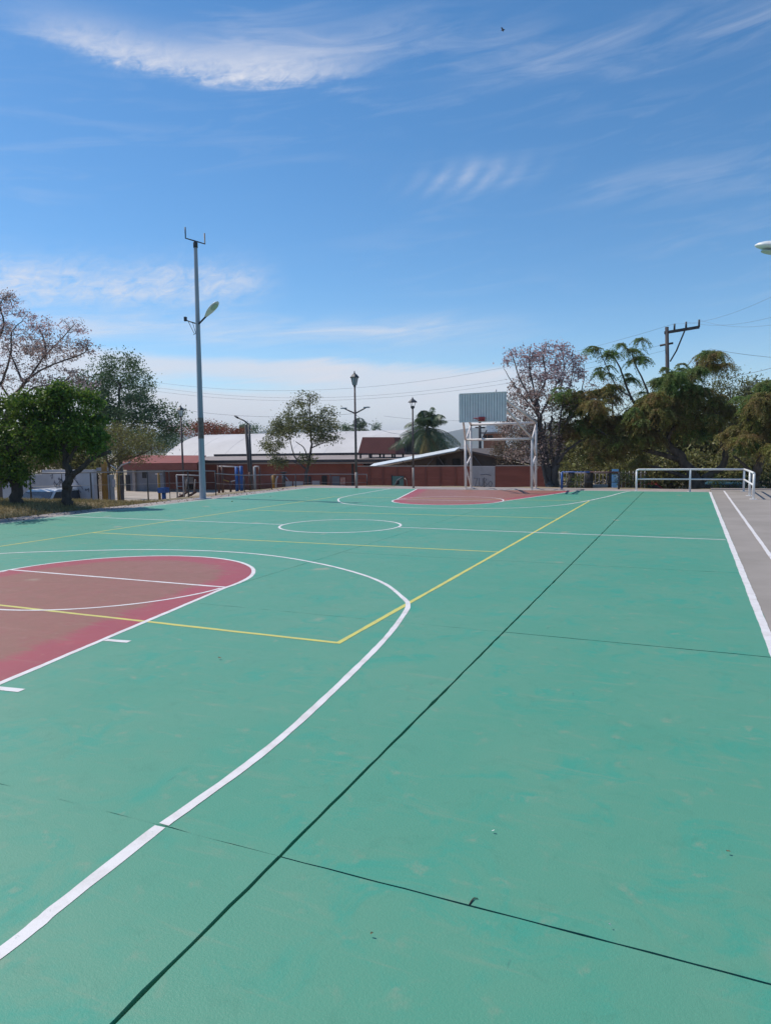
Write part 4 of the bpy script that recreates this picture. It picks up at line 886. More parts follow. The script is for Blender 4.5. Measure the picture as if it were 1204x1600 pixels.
# ---- playground and exercise apparatus
def P0(px, py, Y): return at(px, py, Y)
def column(g, px, t_, Y, w, m, nm='post'):
    a = at(px, t_, Y); path_tube(nm, [(a.x, Y, T(a.x, Y) - .05), a], w, M[m], g, 8); return a
Y = 27.5
g = thing('pull_up_frame', 'pull up frame with two brown posts and two blue posts under a pale bar', 'exercise frame', at(360, 775, Y))
a = column(g, 341, 727, Y, .055, 'brown_paint'); b = column(g, 347, 728, Y, .06, 'brown_paint'); c = column(g, 369.5, 729, Y, .085, 'blue_paint'); d = column(g, 376.5, 728, Y, .085, 'blue_paint')
path_tube('bar', [a + Vector((0, 0, -.05)), d + Vector((0, 0, -.05))], .035, M['panel_pale'], g); path_tube('rung', [at(347, 749, Y), at(360, 753, Y)], .03, M['yellow_paint'], g); path_tube('rung', [at(360, 753, Y), at(370, 750, Y)], .03, M['panel_pale'], g); column(g, 360, 752, Y, .05, 'brown_paint')
g = thing('parallel_frame', 'grey post and brown post joined by a short pale bar', 'exercise frame', at(400, 770, Y)); a = column(g, 397.5, 729, Y, .06, 'grey_paint'); b = column(g, 405, 729, Y, .05, 'brown_paint'); path_tube('bar', [a, b], .035, M['panel_pale'], g); column(g, 390, 738, Y, .045, 'brown_paint')
Y = 30.5
g = thing('leg_press', 'yellow exercise post with a curved white tube', 'exercise machine', at(427, 768, Y)); a = column(g, 427, 742, Y, .10, 'yellow_paint'); q = at(434, 744, Y); path_tube('tube', [(at(431, 760, Y).x, Y, T(q.x, Y)), at(431, 755, Y), at(432, 748, Y), q], .045, M['panel_pale'], g)
path_tube('handle', [a, at(433, 742, Y)], .04, M['yellow_paint'], g)
g = thing('gate_post', 'dark violet post standing at the court corner', 'post', at(443, 765, Y)); a = column(g, 443, 739, Y, .09, 'fence_post'); path_tube('stay', [at(446, 745, Y), at(451, 752, Y)], .03, M['grey_paint'], g, 6); mb = MB(); mb.box(a + Vector((0, 0, .03)), (.26, .26, .06)); hang(g, mb.build('cap', M['fence_post']))
Y = 23.6
g = thing('exercise_rig', 'tall yellow exercise post with two curved arms', 'exercise machine', at(184, 780, Y)); a = column(g, 184, 735, Y, .07, 'yellow_paint')
path_tube('arm', [a, at(178, 730, Y), at(173, 727, Y)], .03, M['grey_paint'], g, 6); path_tube('arm', [a, at(190, 727, Y), at(198, 724, Y), at(204, 722, Y)], .03, M['panel_pale'], g, 6)
g = thing('exercise_post', 'slender yellow exercise post left of the blue machine', 'exercise machine', at(248, 782, Y)); a = column(g, 248, 739, Y, .055, 'yellow_paint'); path_tube('handle', [at(243, 741, Y), at(253, 741, Y)], .025, M['panel_pale'], g, 6)
g = thing('step_machine', 'squat blue exercise machine with yellow trim', 'exercise machine', at(256, 783, Y)); a = column(g, 256, 768, Y, .09, 'blue_paint'); mb = MB(); q = at(256, 766, Y); mb.box(q, (.42, .3, .22)); hang(g, mb.build('seat', M['blue_paint'])); path_tube('handle', [at(248, 763, Y), at(263, 762, Y)], .025, M['blue_paint'], g, 6)
g = thing('exercise_bars', 'rusty pipe frame beside the tall grey pole', 'exercise frame', at(285, 780, Y)); a = column(g, 276, 742, Y, .03, 'grey_paint'); b = column(g, 312, 743, Y, .03, 'grey_paint'); path_tube('bar', [a, b], .028, M['panel_pale'], g, 6); path_tube('bar', [at(276, 760, Y), at(286, 760, Y)], .02, M['grey_paint'], g, 6); column(g, 286, 742, Y, .03, 'panel_pale')
def seesaw(px, label):
    Y = 24.2; q = at(px, 776, Y); g = thing('seesaw', label, 'seesaw', (q.x, Y, T(q.x, Y)))
    for s_ in (-1, 1): path_tube('trestle', [(q.x + s_ * .22, Y, T(q.x, Y) - .03), (q.x - s_ * .10, Y, q.z + .12)], .04, M['wood_pole'], g, 6)
    path_tube('board', [q + Vector((-.35, 0, -.12)), q + Vector((.35, 0, .22))], .05, M['brown_paint'], g, 6); path_tube('handle', [q + Vector((.2, 0, .12)), q + Vector((.32, 0, .75))], .03, M['post_tan'], g, 6)
seesaw(284, 'left one of two small wooden seesaws by the grey pole'); seesaw(297, 'right one of two small wooden seesaws by the grey pole')
mb = MB(); mb.add([(-46, 31, -1.60), (-20, 30, -1.60), (-14, 34, -1.60), (-14, 48.5, -1.60), (-46, 48.5, -1.60)], [(0, 1, 2, 3, 4)]); tag(mb.build('playground_sand', M['sand']), kind='structure')

# ---- right background: fence, sign, posts, blocks
def bar_fence():
    Y = 34.5; g = thing('bar_fence', 'grey upright bar fence behind the low blue frame', 'fence', at(950, 760, Y)); mb = MB(); x = at(868, 740, Y).x; xe = at(1010, 740, Y).x; zt = at(940, 736, Y).z
    while x < xe: mb.tube([(x, Y, -1.2), (x, Y, zt)], .022, 5); x += .17
    tag(hang(g, mb.build('bars', M['fence_rail'])), kind='stuff')
    for z in (zt - .1, zt - .9): path_tube('rail', [(at(868, 740, Y).x, Y - .03, z), (xe, Y - .03, z)], .025, M['fence_rail'], g, 6)
bar_fence()
g = thing('sign_panel', 'narrow light blue and white sign panel left of the railing', 'sign', at(960, 762, 30.3)); a, b = at(955, 733, 30.3), at(966, 733, 30.3); wbox('panel', (a.x, 30.3, -.25), (b.x, 30.34, a.z), M['sign_blue'], g); wbox('post', (a.x + .1, 30.345, T(0, 30.3) - .1), (a.x + .16, 30.39, a.z - .1), M['grey_paint'], g); wbox('cap', (a.x - .02, 30.28, a.z - .22), (b.x + .02, 30.297, a.z - .14), M['dark_metal'], g)
for px, w, lab in ((891, .14, 'dark post behind the left end of the low blue frame'), (919, .17, 'thick dark post behind the middle of the low blue frame'), (953, .10, 'dark post just left of the blue sign panel')):
    q = at(px, 737, 31.5); g = thing('bollard_post', lab, 'post', (q.x, 31.5, T(q.x, 31.5) - .05)); mb = MB(); mb.tube([(q.x, 31.5, T(q.x, 31.5) - .05), (q.x + .03, 31.5, q.z - .02)], [w * 1.1, w], 8); hang(g, mb.build('post', M['bark_dark'])); mb = MB(); mb.lathe(q + Vector((.03, 0, -.02)), [(w * 1.12, 0), (w * 1.05, .05), (w * .4, .08)], 8); hang(g, mb.build('cap', M['bark_dark']))
for px, wd, lab in ((935, .9, 'pale concrete kerb block behind the low blue frame'), (1150, .35, 'pale stone lying right of the railing corner'), (1190, .5, 'pale stone at the far right under the trees')):
    Yb = 32.5 if px < 1000 else 29.8; q = at(px, 758 if px < 1000 else 770, Yb); z0 = T(q.x, Yb); mb = MB(); mb.box((q.x, Yb, z0 + (q.z - z0) / 2), (wd, .35, max(.16, q.z - z0 + .04)), .1); o_ = mb.build('stone_block', M['concrete_block']); bv = o_.modifiers.new('bevel', 'BEVEL'); bv.width = .03; bv.segments = 2; tag(o_, lab, 'stone')

# ================================================================== TREES
def bez(a, b, c, n): return [a * ((1 - t) ** 2) + b * (2 * t * (1 - t)) + c * (t * t) for t in [i / n for i in range(n + 1)]]
def leaves_np(C, D, L, W, droop=0.25):
    """One diamond leaf at each point C, lying along D (random where D is None)."""
    n = len(C)
    if D is None: D = rng.normal(0, 1, (n, 3)); D[:, 2] -= droop
    D = D / (np.linalg.norm(D, axis=1, keepdims=True) + 1e-9)
    Q = rng.normal(0, 1, (n, 3)); S = np.cross(D, Q); S /= (np.linalg.norm(S, axis=1, keepdims=True) + 1e-9)
    l = L * rng.uniform(.6, 1.3, (n, 1)); w = W * rng.uniform(.7, 1.25, (n, 1)); N = np.cross(S, D) * l * .12
    a = C; b = C + D * l * .45 + S * w * .5 + N; c = C + D * l; d = C + D * l * .45 - S * w * .5 + N
    return np.stack((a, b, c, d), 1).reshape(-1, 3)
class Tree:
    def __init__(s, name, label, cat, base, bark, group=None):
        s.g = thing(name, label, cat, base, group); s.base = Vector(base); s.bark = bark; s.mb = MB(); s.nodes = []; s.sets = {}
    def limb(s, P, r0, r1, n=8, wob=.05, sides=8):
        P = [Vector(p) for p in P]
        Q = spline3(P, n)
        k = len(Q); Q = [q + Vector((random.gauss(0, wob), random.gauss(0, wob), random.gauss(0, wob * .5))) * (0 if i in (0,) else 1) * (r0 * 2 + .1) for i, q in enumerate(Q)]
        s.mb.tube(Q, [r0 + (r1 - r0) * (i / (k - 1)) ** .8 for i in range(k)], sides)
        for i, q in enumerate(Q): s.nodes.append((q, r0 + (r1 - r0) * (i / (k - 1)) ** .8))
        return Q
    def branch_to(s, q, r=.02, sag=.12, from_low=True, tip=.006, keep=False):
        best = None; bd = 1e9
        for p, rr in s.nodes:
            d = (p - q).length + (0.9 * max(0, p.z - q.z) if from_low else 0)
            if d < bd: bd = d; best = (p, rr)
        p, rr = best; r = min(r, rr * .8); mid = p.lerp(q, .5) + Vector((random.gauss(0, .08), random.gauss(0, .08), sag * (p - q).length))
        B = bez(p, mid, q, 5); s.mb.tube(B, [r + (tip - r) * i / 5 for i in range(6)], 5)
        if keep:
            for i, b in enumerate(B[2:]): s.nodes.append((b, r * (1 - i * .2)))
        return B
    def clump(s, c, rad, puffs, per, L, W, key, pr=.3, shell=.55, twig=True, droop=.25, br=.022, sub=3, flat=.8, hollow=0.0, keep=True, lo=-1.0):
        c = np.array(c); rad = np.array(rad); out = []
        for _ in range(puffs):
            while True:
                d = rng.normal(0, 1, 3); d /= np.linalg.norm(d); t = max(hollow, rng.uniform(0, 1) ** (1 / (3.0 * (1 + shell))))
                if d[2] >= lo: break
            q = c + d * t * rad; B = s.branch_to(Vector(q), br, .10, keep=keep)
            n = max(3, int(per * rng.uniform(.5, 1.5))); C = q + rng.normal(0, 1, (n, 3)) * pr * np.array([1, 1, flat]); out.append(C)
            if twig:
                for j in range(sub):
                    e = Vector(C[rng.integers(n)]); b = B[random.randint(3, 5)]; s.mb.tube([b, b.lerp(e, .55) + Vector((0, 0, .03)), e], [.007, .005, .003], 3, caps=False)
        C = np.concatenate(out); s.sets.setdefault(key, []).append(leaves_np(C, None, L, W, droop))
    def weep(s, c, rad, puffs, strands, length, L, W, key, br=.03, lo=-.6, per=20):
        """Arching sprays whose feathery leaves hang from drooping stalks."""
        c = np.array(c); rad = np.array(rad); CC = []; DD = []
        for _ in range(puffs):
            while True:
                d = rng.normal(0, 1, 3); d /= np.linalg.norm(d)
                if d[2] > lo: break
            q = c + d * rng.uniform(.25, 1) ** .5 * rad; s.branch_to(Vector(q), br, .12, keep=True)
            for k in range(strands):
                a = rng.uniform(0, 6.283); h = np.array([math.cos(a), math.sin(a), rng.uniform(-.1, .55)]); ln = length * rng.uniform(.5, 1.2)
                t = np.linspace(.1, 1, per)[:, None]; P = q + h * ln * t * .85 + np.array([0, 0, -1.0]) * ln * .75 * t ** 2.1
                if k < 3:
                    pts = [Vector(P[i]) for i in (0, per // 3, 2 * per // 3, per - 1)]; s.mb.tube([Vector(q)] + pts, [.006, .005, .004, .003, .002], 3, caps=False)
                T_ = h * .85 + np.array([0, 0, -1.575]) * t ** 1.1; side = np.cross(T_, np.array([0, 0, 1.0])); side /= (np.linalg.norm(side, axis=1, keepdims=True) + 1e-6)
                for sg in (-1, 1):
                    CC.append(P + rng.normal(0, .015, P.shape)); DD.append(side * sg + T_ * .5 + np.array([0, 0, -.55]) + rng.normal(0, .25, P.shape))
        s.sets.setdefault(key, []).append(leaves_np(np.concatenate(CC), np.concatenate(DD), L, W))
    def done(s):
        hang(s.g, s.mb.build('trunk', M[s.bark], fix=False))
        for key, A in s.sets.items():
            V = np.concatenate(A) - np.array(s.base); F = np.arange(len(V)).reshape(-1, 4)
            nm = 'blossom' if key.startswith(('blossom', 'flame')) else 'crown'
            numpy_mesh(nm, V, F, M[key], s.g)
        return s.g
def spline3(P, k):
    out = []
    for i in range(len(P) - 1):
        a, b, c, d = P[max(i - 1, 0)], P[i], P[i + 1], P[min(i + 2, len(P) - 1)]
        for j in range(k):
            t = j / k; out.append(0.5 * ((2 * b) + (c - a) * t + (2 * a - 5 * b + 4 * c - d) * t * t + (3 * b - a - 3 * c + d) * t ** 3))
    out.append(P[-1]); return out
def PX(px, py, Y, dy=0.0): p = at(px, py, Y); p.y += dy; return p
def rr(Y, px_w, px_h, depth=None, ref=(602, 650)):
    """Radii in metres for an ellipsoid that measures px_w by px_h photo pixels (half axes) at row Y."""
    k = (at(ref[0] + 1, ref[1], Y) - at(ref[0], ref[1], Y)).length; kz = abs(at(ref[0], ref[1] + 1, Y).z - at(ref[0], ref[1], Y).z)
    return (px_w * k, depth if depth else px_w * k, px_h * kz)

# ---- dense dark trees on the left verge
Y = 15.3; b = PX(28, 785, Y); b.z = T(b.x, Y) - .05
t = Tree('shade_tree', 'dense dark green tree cut by the left edge of the picture', 'tree', b, 'bark_dark')
t.limb([b, PX(24, 750, Y), PX(20, 715, Y), PX(8, 680, Y)], .20, .09); t.limb([PX(20, 715, Y), PX(45, 690, Y), PX(58, 665, Y)], .10, .04); t.limb([PX(20, 715, Y), PX(-25, 690, Y), PX(-70, 670, Y)], .11, .05)
for (x, y, w, h, n, dy) in ((38, 668, 34, 34, 34, 0), (-5, 655, 40, 40, 36, .2), (-60, 670, 45, 45, 34, -.3), (5, 710, 32, 32, 26, .1), (25, 742, 22, 26, 20, -.25), (58, 700, 15, 22, 12, .3), (-35, 720, 30, 40, 22, .1), (-100, 690, 40, 45, 24, -.6)):
    k = rr(Y, w, h, None, (40, 690)); t.clump(PX(x, y, Y, dy), (k[0] * 1.04, k[1] * 1.04, k[2] * 1.0), int(n * 1.1), 66, .125, .06, 'leaf_dense', .125, .3, sub=2, flat=.9, droop=.6, lo=-.9)
for k in range(16):
    a_ = random.uniform(-1.0, 2.2); x, y = 25 + 48 * math.cos(a_), 672 - 50 * math.sin(a_); t.clump(PX(x, y, Y, random.uniform(-.5, .5)), rr(Y, 10, 10, None, (40, 690)), 5, 45, .125, .06, 'leaf_dense', .09, .2, sub=2, droop=.7)
for c, k, n in (((-18.2, 12.5, 3.6), (.85, .8, .7), 26), ((-19.3, 13.2, 3.9), (.9, .9, .8), 26), ((-18.5, 11.7, 3.2), (.8, .7, .6), 18)): t.clump(c, k, n, 95, .115, .055, 'leaf_dense', .17, .5, sub=2, flat=.9, droop=.5)
t.done()
Y = 15.9; b = PX(106, 783, Y); b.z = T(b.x, Y) - .05
t = Tree('shade_tree', 'dense dark green tree with a forked trunk beside the parked white car', 'tree', b, 'bark_dark')
t.limb([b, PX(104, 765, Y), PX(109, 745, Y), PX(103, 718, Y), PX(100, 690, Y)], .17, .08); t.limb([PX(109, 747, Y), PX(126, 733, Y), PX(146, 716, Y), PX(172, 706, Y)], .10, .05); t.limb([PX(104, 725, Y), PX(120, 700, Y), PX(138, 680, Y)], .07, .03)
t.limb([PX(101, 700, Y), PX(82, 672, Y), PX(70, 650, Y)], .07, .03)
for (x, y, w, h, n, dy) in ((92, 662, 30, 28, 32, 0), (72, 625, 17, 20, 15, .2), (104, 622, 14, 18, 13, -.1), (137, 674, 20, 19, 18, .1), (118, 655, 18, 20, 14, .2), (150, 690, 13, 16, 11, 0), (82, 695, 22, 14, 14, -.2), (118, 690, 18, 16, 13, .4)):
    k = rr(Y, w, h, None, (100, 660)); t.clump(PX(x, y, Y, dy), (k[0] * 1.04, k[1] * 1.04, k[2] * 1.0), int(n * 1.1), 66, .125, .06, 'leaf_dense', .125, .3, sub=2, flat=.9, droop=.6, lo=-.9)
for k in range(16):
    a_ = random.uniform(-.4, 3.6); x, y = 100 + 50 * math.cos(a_), 655 - 45 * math.sin(a_); t.clump(PX(x, y, Y, random.uniform(-.5, .5)), rr(Y, 10, 10, None, (100, 660)), 5, 45, .125, .06, 'leaf_dense', .09, .2, sub=2, droop=.7)
t.done()
# ---- pink blossom tree behind them
Y = 23.0; b = PX(-8, 790, Y); b.z = T(b.x, Y) - .05
t = Tree('blossom_tree', 'tall bare limbed tree with pale pink blossom at the upper left', 'tree', b, 'bark_grey')
t.limb([b, PX(0, 720, Y), PX(8, 660, Y), PX(20, 620, Y)], .26, .13)
for P in ([(20, 620), (38, 596), (62, 560), (85, 530), (112, 505)], [(15, 640), (2, 600), (-12, 560), (-10, 505)], [(20, 620), (48, 598), (85, 575), (120, 552), (138, 538)], [(8, 660), (50, 610), (100, 600), (128, 580)], [(62, 560), (64, 535), (58, 505)], [(2, 600), (20, 555), (28, 520), (36, 500)], [(-12, 560), (5, 510), (10, 480), (8, 460)], [(38, 596), (20, 560), (8, 540)], [(8, 660), (-40, 610), (-80, 560)]):
    t.limb([PX(x, y, Y, random.uniform(-.5, .5)) for x, y in P], .065, .014, 5, .04, 6)
for (x, y, w, h, n) in ((10, 500, 28, 32, 40), (35, 530, 30, 28, 34), (88, 508, 30, 16, 22), (60, 555, 36, 24, 34), (98, 545, 36, 18, 40), (118, 540, 20, 10, 16), (30, 590, 40, 25, 34), (95, 590, 34, 14, 26), (-30, 540, 40, 50, 30), (5, 465, 14, 12, 12), (112, 600, 20, 10, 10)):
    k = rr(Y, w, h, None, (60, 550)); t.clump(PX(x, y, Y, random.uniform(-.6, .6)), k, int(n * 1.2), 17, .095, .065, 'blossom' if random.random() < .65 else 'blossom_dry', .15, .3, sub=4, br=.014, droop=.1, flat=.6)
    t.clump(PX(x, y, Y), k, n // 3, 9, .12, .03, 'blossom_dry', .16, .3, sub=2, br=.012, droop=1.2)
t.done()
# ---- taller green tree further back
Y = 34.0; b = PX(188, 760, Y); b.z = T(b.x, Y) - .1
t = Tree('roadside_tree', 'tall airy grey green tree right of the left utility pole', 'tree', b, 'bark_grey')
t.limb([b, PX(188, 720, Y), PX(188, 680, Y), PX(186, 640, Y), PX(188, 600, Y)], .22, .06); t.limb([PX(188, 690, Y), PX(210, 660, Y), PX(240, 635, Y)], .10, .04); t.limb([PX(188, 680, Y), PX(165, 640, Y), PX(150, 610, Y)], .10, .04); t.limb([PX(210, 660, Y), PX(240, 660, Y), PX(268, 655, Y)], .07, .03)
for (x, y, w, h, n) in ((185, 600, 36, 40, 46), (200, 570, 22, 16, 14), (160, 600, 24, 30, 22), (215, 640, 30, 26, 30), (250, 645, 26, 22, 22), (175, 650, 36, 26, 30), (145, 640, 26, 30, 24), (235, 680, 30, 16, 16), (270, 655, 12, 12, 6), (125, 615, 24, 24, 16)):
    k = rr(Y, w, h, None, (190, 640)); t.clump(PX(x, y, Y, random.uniform(-.8, .8)), k, int(n * 1.15), 78, .15, .078, 'leaf_mid', .26, .2, sub=3, br=.03)
t.done()
Y = 27.0; b = PX(165, 775, Y); b.z = T(b.x, Y) - .1
t = Tree('roadside_tree', 'low spreading olive brown tree over the playground fence', 'tree', b, 'bark_brown')
t.limb([b, PX(168, 745, Y), PX(175, 720, Y), PX(200, 700, Y)], .12, .05); t.limb([PX(175, 722, Y), PX(215, 712, Y), PX(240, 700, Y)], .06, .02); t.limb([PX(172, 730, Y), PX(160, 700, Y), PX(158, 680, Y)], .06, .02)
for (x, y, w, h, n) in ((190, 688, 34, 20, 34), (225, 697, 28, 15, 30), (205, 712, 22, 9, 14), (165, 690, 20, 18, 16), (210, 675, 30, 14, 20), (185, 708, 20, 8, 9), (244, 703, 10, 8, 5)):
    k = rr(Y, w, h, None, (200, 690)); t.clump(PX(x, y, Y, random.uniform(-.5, .5)), k, n, 55, .10, .045, 'leaf_olive', .20, .2, sub=3)
t.done()
# ---- background trees and bushes on the left
def bush(name, label, cat, Y, base, blobs, key, bark='bark_brown', per=60, L=.13, W=.06, pr=.28, sub=2):
    b = PX(base[0], base[1], Y); b.z = T(b.x, Y) - .1; t = Tree(name, label, cat, b, bark)
    c0 = blobs[0]; t.limb([b, b.lerp(PX(c0[0], c0[1], Y), .5), PX(c0[0], c0[1], Y)], max(.06, .012 * Y / 4), .03)
    for (x, y, w, h, n) in blobs:
        k = rr(Y, w, h, None, (base[0], blobs[0][1])); t.clump(PX(x, y, Y, random.uniform(-.4, .4)), k, n, per, L, W, key, pr, .2, sub=sub, br=.025)
    return t.done()
bush('roadside_tree', 'dim green tree between the dark verge trees, over the white wall', 'tree', 29.0, (60, 790), ((70, 690, 40, 30, 30), (20, 700, 40, 30, 24), (110, 700, 34, 26, 24), (95, 725, 34, 14, 20), (130, 722, 26, 14, 16), (50, 728, 34, 14, 18), (10, 730, 34, 14, 16), (165, 728, 20, 10, 8)), 'leaf_olive', per=90, L=.18, W=.09, pr=.3)
bush('roadside_tree', 'dark green tree mass left of the hall roof', 'tree', 58.0, (240, 750), ((235, 690, 40, 26, 36), (200, 690, 36, 24, 26), (262, 690, 16, 22, 12), (170, 690, 30, 24, 20)), 'leaf_mid', L=.2, W=.1, pr=.45, per=70)
bush('flame_tree', 'flame tree with red orange flowers above the left end of the hall roof', 'tree', 80.0, (320, 720), ((325, 670, 26, 8, 26), (290, 672, 26, 9, 22), (365, 676, 16, 5, 12), (345, 674, 14, 6, 10)), 'flame_flower', L=.24, W=.14, pr=.4, per=60)
bush('roadside_tree', 'dark round tree showing beside the far palm above the hall roof', 'tree', 86.0, (390, 720), ((390, 672, 14, 9, 16), (345, 670, 12, 7, 8)), 'leaf_mid', L=.24, W=.12, pr=.4)
bush('roadside_tree', 'small dark tree top above the hall roof left of the distant palm', 'tree', 90.0, (540, 720), ((541, 668, 8, 6, 9), (590, 668, 6, 4, 4)), 'leaf_mid', L=.24, W=.12, pr=.35)
# ---- open crowned tree in front of the porch
Y = 36.0; b = PX(478, 772, Y); b.z = T(b.x, Y) - .1
t = Tree('open_tree', 'open crowned young tree in front of the brown porch building', 'tree', b, 'bark_grey')
t.limb([b, PX(478, 750, Y), PX(481, 725, Y), PX(486, 700, Y), PX(485, 670, Y), PX(484, 640, Y), PX(484, 620, Y)], .13, .02, 5); t.limb([PX(479, 735, Y), PX(462, 716, Y), PX(456, 700, Y), PX(452, 680, Y)], .06, .02, 5); t.limb([PX(482, 722, Y), PX(476, 702, Y), PX(462, 690, Y)], .05, .02, 5); t.limb([PX(486, 700, Y), PX(505, 692, Y), PX(525, 685, Y)], .045, .015, 5); t.limb([PX(486, 690, Y), PX(500, 665, Y), PX(512, 645, Y)], .04, .012, 5); t.limb([PX(470, 726, Y), PX(450, 720, Y), PX(436, 722, Y)], .035, .012, 5)
for (x, y, w, h, n, per) in ((470, 660, 32, 18, 46, 26), (492, 665, 28, 18, 34, 24), (440, 675, 20, 16, 24, 24), (430, 695, 16, 10, 16, 20), (484, 625, 16, 14, 20, 9), (510, 648, 14, 12, 13, 11), (505, 684, 18, 8, 14, 18), (526, 686, 8, 5, 6, 14), (440, 722, 14, 7, 14, 22), (480, 717, 10, 6, 9, 18), (465, 640, 18, 14, 16, 12), (424, 700, 10, 7, 6, 14)):
    k = rr(Y, w, h, None, (480, 670)); t.clump(PX(x, y, Y, random.uniform(-.4, .4)), k, int(n * 1.25), int(per * 1.7), .14, .065, 'leaf_sparse', .17, .2, sub=3, br=.02, droop=.7)
t.done()
# ---- palms
def frond_mesh(name, L, nl, sag, m, up0):
    mb = MB(); P = []
    for i in range(11): s_ = i / 10; P.append(Vector((L * s_ * math.cos(up0) * (1 - .12 * s_), 0, L * (s_ * math.sin(up0) - sag * s_ * s_))))
    mb.tube(P, [.035 * (1 - .85 * i / 10) for i in range(11)], 4, smooth=False)
    for i in range(nl):
        s_ = .12 + .88 * i / nl; k = min(9, int(s_ * 10)); p = P[k].lerp(P[k + 1], s_ * 10 - k); tg = (P[k + 1] - P[k]).normalized(); ll = L * .30 * math.sin(math.pi * (.12 + .80 * s_)) + .08
        for sg in (-1, 1):
            d = (Vector((0, sg, 0)) * .85 + tg * .55 + Vector((0, 0, -.40 - .35 * random.random()))).normalized(); e = p + d * ll * random.uniform(.85, 1.1) + Vector((0, 0, -.12 * ll)); mid = p + d * ll * .5; w = tg * .022
            o = len(mb.v); mb.v += [tuple(p), tuple(mid + w), tuple(e), tuple(mid - w)]; mb.f.append((o, o + 1, o + 2, o + 3)); mb.sm.append(False)
    me = bpy.data.meshes.new(name); me.from_pydata(mb.v, [], mb.f); me.materials.append(m); return me
def palm(label, top, base_z, L, n, r, dry=.12, lo=-0.9, tilt=0):
    b = Vector((top.x, top.y, base_z)); g = thing('palm_tree', label, 'palm', b)
    mb = MB(); k = 14; mb.tube([b + (top - b) * (i / k) for i in range(k + 1)], [r * (1.15 - .25 * i / k) * (1.06 if i % 2 else .96) for i in range(k + 1)], 10); hang(g, mb.build('trunk', M['bark_grey']))
    ups = [R(78), R(58), R(36), R(10), R(-18)]; mesh = [frond_mesh('frond', L * (.9 + .05 * i), 44, (.42, .5, .52, .5, .36)[i], M['palm_leaf'], u) for i, u in enumerate(ups)]
    dm = frond_mesh('frond', L * .8, 36, .25, M['palm_dry'], R(-48)); mesh_s = mesh
    for i in range(n):
        f = i / n; me = mesh[min(4, int(f * 5))] if random.random() > dry or f < .5 else dm
        o = bpy.data.objects.new('frond', me); COL.objects.link(o); o.parent = g; o.location = top - b + Vector((0, 0, .1 - .25 * f)); o.rotation_euler = (random.uniform(-.4, .4), random.uniform(-.24, .24), i * 2.39996 + random.uniform(-.35, .35))
        s_ = random.uniform(.72, 1.12); o.scale = (s_, s_, s_)
    for i in range(5):
        o = bpy.data.objects.new('dry_frond', dm); COL.objects.link(o); o.parent = g; o.location = top - b + Vector((0, 0, -.2)); o.rotation_euler = (0, random.uniform(-.1, .35), i * 1.3); 
    return g
palm('big feathery palm standing before the dark open end of the hall', at(668, 668, 47.0), -1.75, 2.55, 40, .20)
palm('distant palm above the middle of the hall roof', at(561, 672, 92.0), -1.75, 3.0, 24, .22)
palm('far palm above the left part of the hall roof', at(378, 676, 90.0), -1.75, 2.6, 24, .22)
# ---- pink blossom tree right of the goal
Y = 32.5; b = PX(862, 766, Y); b.z = T(b.x, Y) - .1
t = Tree('blossom_tree', 'tree with pale pink blossom and several stems right of the goal', 'tree', b, 'bark_grey')
for P, r0 in (([(860, 768), (856, 740), (848, 700), (842, 660), (838, 625)], .24), ([(866, 768), (868, 735), (872, 700), (880, 670), (893, 640)], .18), ([(856, 745), (846, 712), (838, 680), (836, 655)], .14), ([(864, 766), (862, 730), (860, 690), (862, 650)], .12), ([(858, 766), (850, 735), (846, 700), (850, 660)], .10), ([(870, 725), (885, 705), (905, 690), (920, 683)], .09)):
    t.limb([PX(x, y, Y, random.uniform(-.2, .2)) for x, y in P], r0, r0 * .42, 5, .06, 8)
for P in ([(838, 625), (830, 585), (828, 550), (825, 535)], [(840, 640), (815, 595), (796, 552), (792, 543)], [(838, 625), (848, 590), (852, 555), (853, 530)], [(840, 650), (812, 615), (785, 575)], [(872, 690), (880, 640), (890, 590), (897, 550)], [(880, 670), (900, 640), (908, 600), (912, 570)], [(842, 660), (868, 610), (876, 575), (880, 550)], [(836, 660), (806, 640), (784, 618)], [(842, 690), (812, 680), (785, 672)], [(846, 720), (815, 705), (792, 700)]):
    t.limb([PX(x, y, Y, random.uniform(-.7, .7)) for x, y in P], .055, .012, 5, .05, 5)
for (x, y, w, h, n, key) in ((826, 560, 18, 20, 26, 'blossom'), (862, 552, 26, 14, 30, 'blossom'), (850, 580, 40, 18, 44, 'blossom'), (898, 562, 16, 14, 16, 'blossom'), (798, 560, 10, 14, 9, 'blossom'), (880, 585, 34, 16, 30, 'blossom'), (820, 605, 34, 20, 40, 'blossom_dry'), (850, 620, 40, 24, 46, 'blossom_dry'), (812, 640, 30, 22, 40, 'blossom_dry'), (855, 655, 30, 20, 24, 'blossom_dry'), (890, 620, 26, 22, 22, 'blossom_dry'), (800, 670, 22, 16, 20, 'blossom_dry'), (828, 685, 26, 18, 30, 'blossom_dry'), (862, 690, 22, 18, 22, 'blossom_dry'), (808, 708, 22, 12, 18, 'blossom_dry'), (846, 715, 22, 12, 14, 'blossom_dry')):
    k = rr(Y, w, h, None, (850, 600)); t.clump(PX(x, y, Y, random.uniform(-.7, .7)), k, int(n * 1.15), 15, .11, .075, key, .15, .2, sub=4, br=.016, droop=.2)
t.done()
